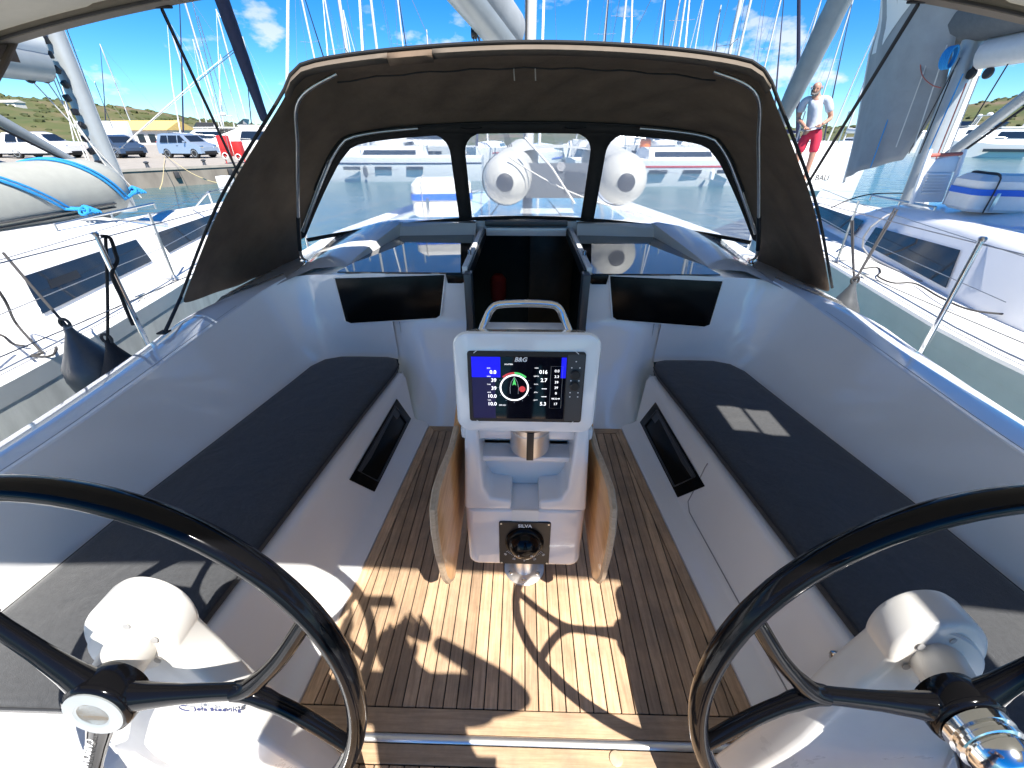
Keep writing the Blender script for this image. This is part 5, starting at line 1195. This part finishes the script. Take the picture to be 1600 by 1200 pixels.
# ================================================================== MOORED BOATS (prototype copied)
def boat_proto(hullm, coverm, L=12., beam=3.9, furl='sail_white', stripe='navy'):
    root = bpy.data.objects.new('moored_sailboat', None); COL.objects.link(root)
    hb = [(-L / 2, .78), (-L * .3, .97), (0, 1), (L * .2, .86), (L * .36, .5), (L / 2, .02)]
    fb = 1.25
    m_ = MB(); m_.loft([[V((-beam / 2 * h * .75, y, -.3)), V((-beam / 2 * h * .96, y, fb * .5)), V((-beam / 2 * h, y, fb + max(0, y) * .03)), V((0, y, fb + .05 + max(0, y) * .03)), V((beam / 2 * h, y, fb + max(0, y) * .03)), V((beam / 2 * h * .96, y, fb * .5)), V((beam / 2 * h * .75, y, -.3))] for y, h in hb], True, True); hl = m_.build('hull', hullm, root, smooth=50)
    m_ = MB()
    for s_ in (-1, 1): 
        m_ = MB(); m_.loft([[V((s_ * (beam / 2 * h * .985 + .01), y, fb * .74)), V((s_ * (beam / 2 * h * .99 + .01), y, fb * .80))] for y, h in hb[:-1]], closed=False); m_.build('stripe', stripe, hl)
        for y in (-2.2, -.4, 1.4):
            m_ = MB(); m_.box((s_ * (beam / 2 * .985), y, fb * .58), (.05, .95, .17)); m_.build('hull_window', 'window_dark', hl)
    m_ = MB(); rows = []
    for y, h, b_ in ((-2.6, .0, 1.2), (-2.5, .5, 1.2), (1.0, .52, 1.2), (2.6, .34, .95), (3.6, .05, .7)): rows.append([V((-b_, y, fb)), V((-b_ + .2, y, fb + h * .9)), V((0, y, fb + h + .06)), V((b_ - .2, y, fb + h * .9)), V((b_, y, fb))])
    m_.loft(rows, closed=False); cb = m_.build('cabin', hullm, root, smooth=40)
    for s_ in (-1, 1):
        m_ = MB(); m_.add([(s_ * 1.16, -2.2, fb + .12), (s_ * 1.16, .9, fb + .12), (s_ * 1.08, .8, fb + .36), (s_ * 1.08, -2.2, fb + .36)], [(0, 1, 2, 3)]); m_.build('cabin_window', 'window_dark', cb, smooth=0)
    mz = 16.5
    m_ = MB(); m_.tube([(0, 1.2, fb + .4), (0, 1.1, mz)], .088, 12); ms_ = m_.build('mast', 'mast_white', root)
    for z in (6.2, 10.6):
        m_ = MB(); m_.tube([(-1.05, .95, z + .08), (0, 1.15, z), (1.05, .95, z + .08)], .03, 6, flat=.5); m_.build('spreader', 'alu', ms_)
    m_ = MB(); m_.tube([(0, 1.05, fb + 1.35), (0, -3.3, fb + 1.4)], .08, 10); bo_ = m_.build('boom', 'alu', root)
    m_ = MB(); m_.tube([(0, .95, fb + 1.62), (0, -1, fb + 1.55), (0, -3.2, fb + 1.5)], [.22, .19, .12], 10, flat=1.2); m_.build('sail_cover', coverm, bo_)
    m_ = MB(); m_.tube([(0, L / 2 - .25, fb + .3), (0, 3.6, 9), (0, 1.2, mz - .4)], [.10, .075, .03], 8); m_.build('furled_sail', furl, root)
    for s_ in (-1, 1):
        for a, b3 in (((s_ * 1.5, .8, fb), (s_ * 1.05, .95, 6.28)), ((s_ * 1.05, .95, 6.28), (0, 1.1, mz - .4)), ((s_ * 1.4, .4, fb), (0, 1.15, 6.1))):
            m_ = MB(); m_.tube([a, b3], .012, 4); m_.build('shroud', 'wire', root)
    m_ = MB(); m_.tube([(0, -L / 2 + .1, fb), (0, 1.1, mz - .1)], .012, 4); m_.build('backstay', 'wire', root)
    for s_ in (-1, 1):
        for y in (-4.6, -2.8, -1, .8, 2.6): m_ = MB(); m_.tube([(s_ * beam * .46 * (1 if y < 2 else .85), y, fb), (s_ * beam * .46 * (1 if y < 2 else .85), y, fb + .62)], .014, 5); m_.build('stanchion', 'steel', hl)
        m_ = MB(); m_.tube([(s_ * beam * .46, -4.6, fb + .6), (s_ * beam * .46, .8, fb + .6), (s_ * beam * .39, 2.6, fb + .62), (s_ * .3, L / 2 - .3, fb + .8)], .008, 4); m_.build('guard_wire', 'wire', hl)
        m_ = MB(); m_.lathe([(.02, 0), (.12, .12), (.13, .3), (.12, .5), (.02, .62)], 10, (s_ * (beam / 2 + .14), .6, .25)); m_.build('fender', 'fender_grey' if s_ < 0 else 'white_plastic', hl)
    return root
protos = [boat_proto('gelcoat_matt', 'sail_navy'), boat_proto('gelcoat_matt', 'sail_bag', 13, 4.1, 'sail_navy', 'red_paint'), boat_proto('gelcoat_pale', 'sail_white', 11, 3.6, 'sail_white', 'blue_strap')]
used = [False] * 3
def place(i, x, y, rz, label, group, sc=1):
    if used[i]: o = copy_tree(protos[i])
    else: o = protos[i]; used[i] = True
    o.location = (x, y, WZ); o.rotation_euler = (0, 0, rz); o.scale = (sc, sc, sc); tag(o, label, 'sailboat', group); return o
def at_px(x, y_): p = PY(x, 208, y_); return p.x
G1 = 'sailboats moored across the basin'
place(0, at_px(590, 28), 28.5, R(92), 'white sailboat lying side-on behind the left sprayhood window', G1)
place(1, at_px(1085, 26), 26.5, R(-86), 'white sailboat lying side-on behind the right sprayhood window', G1)
place(2, at_px(845, 34), 36, R(178), 'pale sailboat end-on behind the centre sprayhood window', G1)
place(1, at_px(760, 42), 46, R(174), 'sailboat with navy furled sail just left of our mast', G1)
place(0, at_px(960, 43), 46, R(186), 'sailboat moored end-on right of our mast, masthead out of the picture', G1)
G2 = 'distant sailboats whose masts rise over the sprayhood'
row2 = [(512, 50, 1), (540, 58, 0), (566, 72, 2), (600, 40, 0), (642, 66, 1), (676, 75, 2), (902, 62, 0), (932, 54, 1), (963, 70, 2), (1012, 60, 1), (1030, 66, 0), (1046, 48, 0), (1068, 62, 2), (1090, 78, 1), (1134, 38, 0), (1176, 58, 1)]
words = 'first second third fourth fifth sixth seventh eighth ninth tenth eleventh twelfth thirteenth fourteenth fifteenth sixteenth seventeenth eighteenth nineteenth twentieth twenty-first'.split()
for k, (px, d, i) in enumerate(row2):
    rz = R(180 * (k % 2) + random.uniform(-9, 9)); x = at_px(px, d)
    off = V((0, 1.15, 0)); off.rotate(M.Rotation(rz, 3, 'Z'))
    o = place(i, x - off.x, d + 1 - off.y, rz, f'distant sailboat, its bare mast the {words[k]} from the left above the sprayhood', G2, random.uniform(.9, 1.15))
    o.rotation_euler = (R(random.uniform(-1, 1)), R(random.uniform(-1.6, 1.6)), rz)
G3 = 'sailboats laid up beyond the quay on the left'
for k, (px, d) in enumerate(((163, 75), (222, 95), (330, 70), (352, 85), (366, 60), (388, 90), (402, 66), (424, 78))):
    x = at_px(px, d); place(k % 3, x, d, R(90 + random.uniform(-30, 30)), f'far sailboat beyond the quay, mast {words[k]} from the left edge of the picture', G3, random.uniform(.8, 1.0))
G4 = 'far sailboats past the right-hand yacht'
for k, (px, d) in enumerate(((1228, 60), (1262, 75), (1330, 55), (1352, 70), (1375, 85))):
    x = at_px(px, d); place(k % 3, x, d, R(180 * (k % 2) + random.uniform(-12, 12)), f'far sailboat right of the sprayhood, mast {words[k]} in that row', G4, random.uniform(.9, 1.1))
# motor yachts
def motor_proto():
    root = bpy.data.objects.new('motor_yacht', None); COL.objects.link(root); L = 14.
    hb = [(-7, .9), (-3, 1), (1, .98), (4, .75), (6, .35), (7.2, .03)]
    m_ = MB(); m_.loft([[V((-2.1 * h * .8, y, -.3)), V((-2.1 * h, y, 1.3 + max(0, y) * .08)), V((0, y, 1.35 + max(0, y) * .08)), V((2.1 * h, y, 1.3 + max(0, y) * .08)), V((2.1 * h * .8, y, -.3))] for y, h in hb], True, True); hl = m_.build('hull', 'gelcoat_matt', root, smooth=40)
    m_ = MB(); m_.loft([[V((-1.6 * k, y, 1.35)), V((-1.45 * k, y, 1.35 + h)), V((1.45 * k, y, 1.35 + h)), V((1.6 * k, y, 1.35))] for y, h, k in ((-3.5, 1.5, 1), (.6, 1.55, 1), (2.6, .9, .85), (4.2, .25, .6))], False); sp = m_.build('superstructure', 'gelcoat_matt', root, smooth=30)
    m_ = MB(); m_.box((0, -1.4, 3.0), (3.0, 4.4, .14)); m_.build('flybridge', 'gelcoat_matt', sp, bevel=.04)
    m_ = MB(); m_.prism([(-1.3, .4, 3.05), (-1.3, 1.0, 3.05), (-1.3, .2, 3.55)], (2.6, 0, 0)); m_.build('flybridge_screen', 'window_dark', sp)
    for s_ in (-1, 1):
        m_ = MB(); m_.add([(s_ * 1.59, -3.2, 1.95), (s_ * 1.59, .9, 1.95), (s_ * 1.5, .6, 2.6), (s_ * 1.5, -3.2, 2.6)], [(0, 1, 2, 3)]); m_.build('side_window', 'window_dark', sp, smooth=0)
        m_ = MB(); m_.box((s_ * 2.06, -.5, .75), (.06, 4.5, .3)); m_.build('hull_window', 'window_dark', hl)
        m_ = MB(); m_.tube([(s_ * 1.9, 0, 2.0), (s_ * 1.6, 4, 2.3), (s_ * .5, 6.4, 2.5)], .02, 6); m_.build('rail', 'steel', hl)
    m_ = MB(); m_.tube([(-1.3, -2.6, 3.05), (-1.1, -2.9, 4.2), (1.1, -2.9, 4.2), (1.3, -2.6, 3.05)], .07, 8); rd = m_.build('radar_arch', 'mast_white', root)
    m_ = MB(); m_.lathe([(.0, 0), (.3, .02), (.32, .12), (.2, .26), (0, .3)], 16, (0, -2.9, 4.25)); m_.build('radar_dome', 'white_plastic', rd)
    return root
mp_ = motor_proto(); first = True
for px, d, rz, sc, lab in ((1560, 58, 75, 1, 'white motor yacht far across the water at the right edge'), (1500, 72, 95, 1.1, 'far motor yacht partly hidden by the right-hand boom vang'), (1480, 95, 60, 1.2, 'farthest white motor yacht under the right-hand hill'), (395, 44, 110, 1.0, 'white motor yacht beside the red cabinets, left of the sprayhood'), (330, 58, 70, 1.0, 'white motor yacht with radar arch behind the silver car'), (1000, 52, 95, 1, 'white motor yacht behind the boats in the right sprayhood window'), (655, 50, 85, 1, 'white motor yacht behind the boats in the left sprayhood window')):
    o = mp_ if first else copy_tree(mp_); first = False
    o.location = (at_px(px, d), d, WZ); o.rotation_euler = (0, 0, R(rz)); o.scale = (sc,) * 3; tag(o, lab, 'motor yacht', 'white motor yachts')
b3 = MB(); q = PY(1008, 228, 27); b3.lathe([(.25, 0), (.3, .1), (.3, .45), (.22, .55)], 14, (q.x, 27, q.z - .2)); ob = b3.build('orange_buoy', 'orange'); tag(ob, 'orange buoy hanging among the boats in the right sprayhood window', 'buoy')

# ================================================================== QUAY, CARS, HILL
QZ = .27
qa, qb = PZ(181, 265, QZ), PZ(382, 256, QZ); qd = (qb - qa).normalized(); qn = V((-qd.y, qd.x, 0))
A = qa - qd * 60; B = qb + qd * 14
m_ = MB(); m_.prism([A, B, B + qn * 90, A + qn * 90], (0, 0, -.12)); struct(m_.build('quay', 'concrete', smooth=0))
m_ = MB(); m_.prism([A + qn * .06 + V((0, 0, -.121)), B + qn * .06 + V((0, 0, -.121)), B + qn * 88 + V((0, 0, -.121)), A + qn * 88 + V((0, 0, -.121))], (0, 0, -1.6)); struct(m_.build('quay_wall', 'concrete_wall', smooth=0))
for k in range(9):
    p = qa + qd * (-9 + k * 2.6) + qn * .5; m_ = MB(); m_.lathe([(.10, 0), (.08, .05), (.075, .18), (.12, .22), (.12, .26), (.04, .29)], 12, (p.x, p.y, QZ)); o = m_.build('bollard', 'dark_grey'); tag(o, f'small dark mooring bollard on the quay edge, {words[k]} from the left', 'bollard', 'quay bollards')
    p = qa + qd * (-9 + k * 2.6 + 1) ; m_ = MB(); m_.box(V((p.x, p.y, -.1)) - qn * .04, (.22, .22, .3), M.Rotation(math.atan2(qd.y, qd.x), 3, 'Z')); o = m_.build('quay_fender', 'rubber', bevel=.02); tag(o, f'black rubber block on the quay wall, {words[k]} from the left', 'fender', 'quay rubber blocks')
def car(label, loc, rz, mt, L=3.9, Hh=1.5, kind=0):
    root = thing('parked_car', label, 'car', loc, 'cars parked on the quay')
    Rm = M.Rotation(rz, 3, 'Z'); W_ = .84
    def c3(x, y, z): return V(loc) + Rm @ V((x, y, z))
    h2 = Hh
    if kind == 0: pf = [(-.5, .30), (-.5, .55), (-.485, .92 / 1.5 * h2), (-.43, .97 * h2), (-.36, h2), (.02, h2), (.14, .93 * h2), (.27, .66 * h2), (.44, .56 * h2), (.49, .44 * h2), (.5, .30)]
    else: pf = [(-.5, .34), (-.5, .62), (-.48, .68 * h2), (-.42, .97 * h2), (-.30, h2), (.02, h2), (.10, .95 * h2), (.22, .66 * h2), (.43, .60 * h2), (.49, .48 * h2), (.5, .34)]
    pf = [(x * L, z) for x, z in pf]
    def sidew(z): return W_ if z < .62 * h2 else W_ - (z - .62 * h2) * .34
    m_ = MB(); n = len(pf); m_.loft([[c3(x, -sidew(z), z) for x, z in pf], [c3(x, -sidew(z) + .07, z + .012) for x, z in pf], [c3(x, sidew(z) - .07, z + .012) for x, z in pf], [c3(x, sidew(z), z) for x, z in pf]], True, True); bd = m_.build('body', mt, root, smooth=35)
    zb, ztp = .64 * h2, .93 * h2
    for s_ in (-1, 1):
        for x0, x1, x2, x3 in ((-.40, -.22, -.22, -.36), (-.20, .0, .0, -.20), (.02, .22, .08, .02)):
            m_ = MB(); m_.add([c3(x * L, s_ * (sidew(z) + .004), z) for x, z in ((x0, zb), (x1, zb), (x2, ztp), (x3, ztp))], [(0, 1, 2, 3)]); m_.build('side_window', 'window_dark', bd, smooth=0)
        m_ = MB(); m_.box(c3(-.02 * L, s_ * (W_ + .002), .52 * h2), (.16, .02, .025), Rm); m_.build('door_handle', 'dark_grey', bd)
        m_ = MB(); m_.box(c3(.19 * L, s_ * (W_ + .09), .68 * h2), (.10, .16, .11), Rm); m_.build('wing_mirror', mt, bd, bevel=.02)
        for x in (-.31, .32):
            ax = Rm @ V((0, s_, 0)); m_ = MB(); m_.lathe([(.18, -.20), (.30, -.20), (.315, -.17), (.315, .0), (.29, .02), (.20, .02)], 24, c3(x * L, s_ * (W_ - .02), .315), ax); ty = m_.build('wheel', 'tyre', root)
            m_ = MB(); m_.lathe([(.20, .0), (.205, .022), (.06, .012), (.0, .02)], 20, c3(x * L, s_ * (W_ - .02), .315), ax); m_.build('rim', 'alu', ty)
        m_ = MB(); m_.box(c3(.475 * L, s_ * .62, .47 * h2), (.12, .30, .13), Rm); m_.build('headlight', 'chrome', bd, bevel=.03)
        m_ = MB(); m_.box(c3(-.495 * L, s_ * .70, .60 * h2), (.06, .16, .28), Rm); m_.build('tail_light', 'red_paint', bd, bevel=.02)
    m_ = MB(); m_.add([c3(x * L + .012, y, z + .012) for x, y, z in ((.265, -.66, .67 * h2), (.265, .66, .67 * h2), (.145, .58, .92 * h2), (.145, -.58, .92 * h2))], [(0, 1, 2, 3)]); m_.build('windscreen', 'window_dark', bd, smooth=0)
    m_ = MB(); m_.box(c3(.497 * L, 0, .38), (.06, 1.1, .14), Rm); m_.build('grille', 'black_plastic', bd, bevel=.01)
    m_ = MB(); m_.box(c3(0, 0, .27), (L * .94, 1.5, .14), Rm); m_.build('sill', 'black_plastic', bd)
    return root
cp0 = PZ(300, 246.5, QZ); car('silver blue hatchback parked side-on on the quay', (cp0.x, cp0.y, QZ), R(-8), 'car_silver', 3.45, 1.5)
cp1 = PZ(78, 247, QZ); car('white sport utility car parked behind the left yacht mast', (cp1.x, cp1.y, QZ), R(6), 'car_white', 4.2, 1.6, 1)
cp2 = PZ(192, 246, QZ); car('dark blue saloon car just right of the left yacht mast', (cp2.x, cp2.y, QZ), R(-25), 'car_dark', 3.8, 1.42)
cp3 = PZ(-14, 246, QZ); car('pale car cut off by the left edge of the picture', (cp3.x, cp3.y, QZ), R(4), 'car_white', 3.9, 1.5)
# white van behind, fire cabinets, power box
vn = thing('box_trailer', 'white box trailer standing behind the dark blue car', 'trailer', (PZ(180, 238, QZ).x, PZ(180, 238, QZ).y, QZ)); p = V(vn.location)
m_ = MB(); m_.box(p + V((0, 0, 1.45)), (3.0, 2.2, 2.0)); m_.build('box_body', 'car_white', vn, bevel=.05)
for x in (-.9, .9): m_ = MB(); m_.lathe([(.2, -.1), (.33, -.1), (.33, .1), (.2, .1)], 18, p + V((x, -1.0, .33)), (0, 1, 0)); m_.build('wheel', 'tyre', vn)
m_ = MB(); m_.box(p + V((0, 0, .42)), (2.8, 1.9, .12)); m_.build('chassis', 'dark_grey', vn)
for k, (px, py, hgt, wd) in enumerate(((363, 256, 1.45, .50), (382, 255, 1.15, .46))):
    p = PZ(px, py, QZ) + qn * .3; fc = thing('fire_cabinet', ('taller red fire hose cabinet with a white ring on the quay' if k == 0 else 'shorter red fire hose cabinet next to the taller one'), 'cabinet', (p.x, p.y, QZ), 'red fire cabinets')
    m_ = MB(); m_.box(V((p.x, p.y, QZ + hgt * .62)), (wd, .4, hgt * .72)); cbx = m_.build('cabinet', 'red_paint', fc, bevel=.02)
    for x in (-wd * .4, wd * .4): m_ = MB(); m_.tube([(p.x + x, p.y, QZ), (p.x + x, p.y, QZ + hgt * .3)], .03, 8); m_.build('leg', 'red_paint', fc)
    m_ = MB(); m_.box(V((p.x, p.y - .205, QZ + hgt * .7)), (wd * .8, .012, hgt * .4)); m_.build('door', 'red_paint', cbx, bevel=.004)
    m_ = MB(); m_.tube([V((p.x + .15 * math.cos(a), p.y - .24, QZ + hgt * .28 + .15 * math.sin(a))) for a in [2 * math.pi * j / 20 for j in range(20)]], .028, 8, closed=True); m_.build('life_ring', 'white_plastic', fc)
p = PZ(358, 300, .75); pb = thing('deck_box', 'small pale blue-white box on the left yacht bow beside the sprayhood', 'box', (p.x, p.y, .75))
m_ = MB(); m_.box(V((p.x, p.y, .90)), (.26, .2, .30)); m_.build('case', 'box_white', pb, bevel=.015); m_ = MB(); m_.box(V((p.x, p.y - .10, .90)), (.2, .012, .22)); m_.build('door', 'gelcoat_pale', pb, bevel=.004)
# low building with yellow roof
p = PY(228, 214, 75); bl = thing('harbour_building', 'low harbour building with long yellow roof below the green hill', 'building', (p.x, 75, 0)); wd = PY(278, 214, 75).x - PY(178, 214, 75).x
m_ = MB(); m_.box((p.x, 76, 1.0), (wd, 6, 2.4)); wl = m_.build('wall', 'plaster', bl)
m_ = MB(); m_.prism([(p.x - wd / 2 - .4, 72.5, 2.2), (p.x - wd / 2 - .4, 76, 3.5), (p.x - wd / 2 - .4, 79.5, 2.2)], (wd + .8, 0, 0)); m_.build('roof', 'yellow_roof', bl)
for k in range(6): m_ = MB(); m_.box((p.x - wd / 2 + wd * (k + .5) / 6, 72.99, 1.1), (wd / 10, .06, 1.1)); m_.build('window', 'window_dark', wl)
p = PY(20, 166, 140); wh = thing('white_house', 'small white house high on the left green hillside', 'house', (p.x, 140, p.z))
m_ = MB(); m_.box((p.x, 140, p.z), (5, 3, 1.8)); m_.build('wall', 'plaster', wh); m_ = MB(); m_.prism([(p.x - 2.7, 138.2, p.z + .85), (p.x - 2.7, 140, p.z + 1.5), (p.x - 2.7, 141.8, p.z + .85)], (5.4, 0, 0)); m_.build('roof', 'plaster', wh)
# hill
ridge = [(-900, 120), (-400, 138), (0, 150), (60, 157), (130, 164), (230, 172), (300, 187), (420, 198), (600, 203), (1000, 203), (1300, 199), (1440, 184), (1510, 167), (1600, 152), (1900, 132), (2500, 115)]
rp = [PY(x, y, 175) for x, y in ridge]
rq = spline(rp, 150)
from mathutils import noise
m_ = MB(); rows = []
for k, p in enumerate(rq):
    r_ = []
    for j in range(25):
        t_ = j / 24
        Y = 88 + t_ * 150
        prof_ = math.sin(min(1, t_ / .58) * math.pi / 2) if t_ < .58 else 1 - ((t_ - .58) / .42) ** 2
        z = -.9 + (p.z + .9) * prof_ + (noise.noise(V((p.x * .05, Y * .05, 0))) * 2.2 + noise.noise(V((p.x * .17, Y * .17, 3))) * .9) * (min(1, t_ * 4) if t_ < .55 else .4) * min(1, max(0, p.z - 2) / 6)
        r_.append(V((p.x * (Y / 175) ** .4, Y, z)))
    rows.append(r_)
m_.loft(rows, closed=False); struct(m_.build('hill', 'hillside', smooth=60))
bu = MB(); ico = bmesh.new(); bmesh.ops.create_icosphere(ico, subdivisions=1, radius=1); iv = [v.co.copy() for v in ico.verts]; jf = [tuple(v.index for v in f.verts) for f in ico.faces]; ico.free()
for k in range(2600):
    i = random.randrange(len(rows)); j = random.randrange(3, 15); p = rows[i][j].lerp(rows[min(i + 1, len(rows) - 1)][j + 1], random.random())
    if p.z < 1.5: continue
    r_ = random.uniform(.35, 1.25); bu.add([p + V((v.x * r_ * random.uniform(.8, 1.3), v.y * r_, v.z * r_ * random.uniform(.5, .9))) for v in iv], jf)
o = bu.build('hillside_scrub', 'bush', smooth=0); o['kind'] = 'stuff'; o['label'] = 'low green scrub covering the hillsides'; o['category'] = 'shrubs'
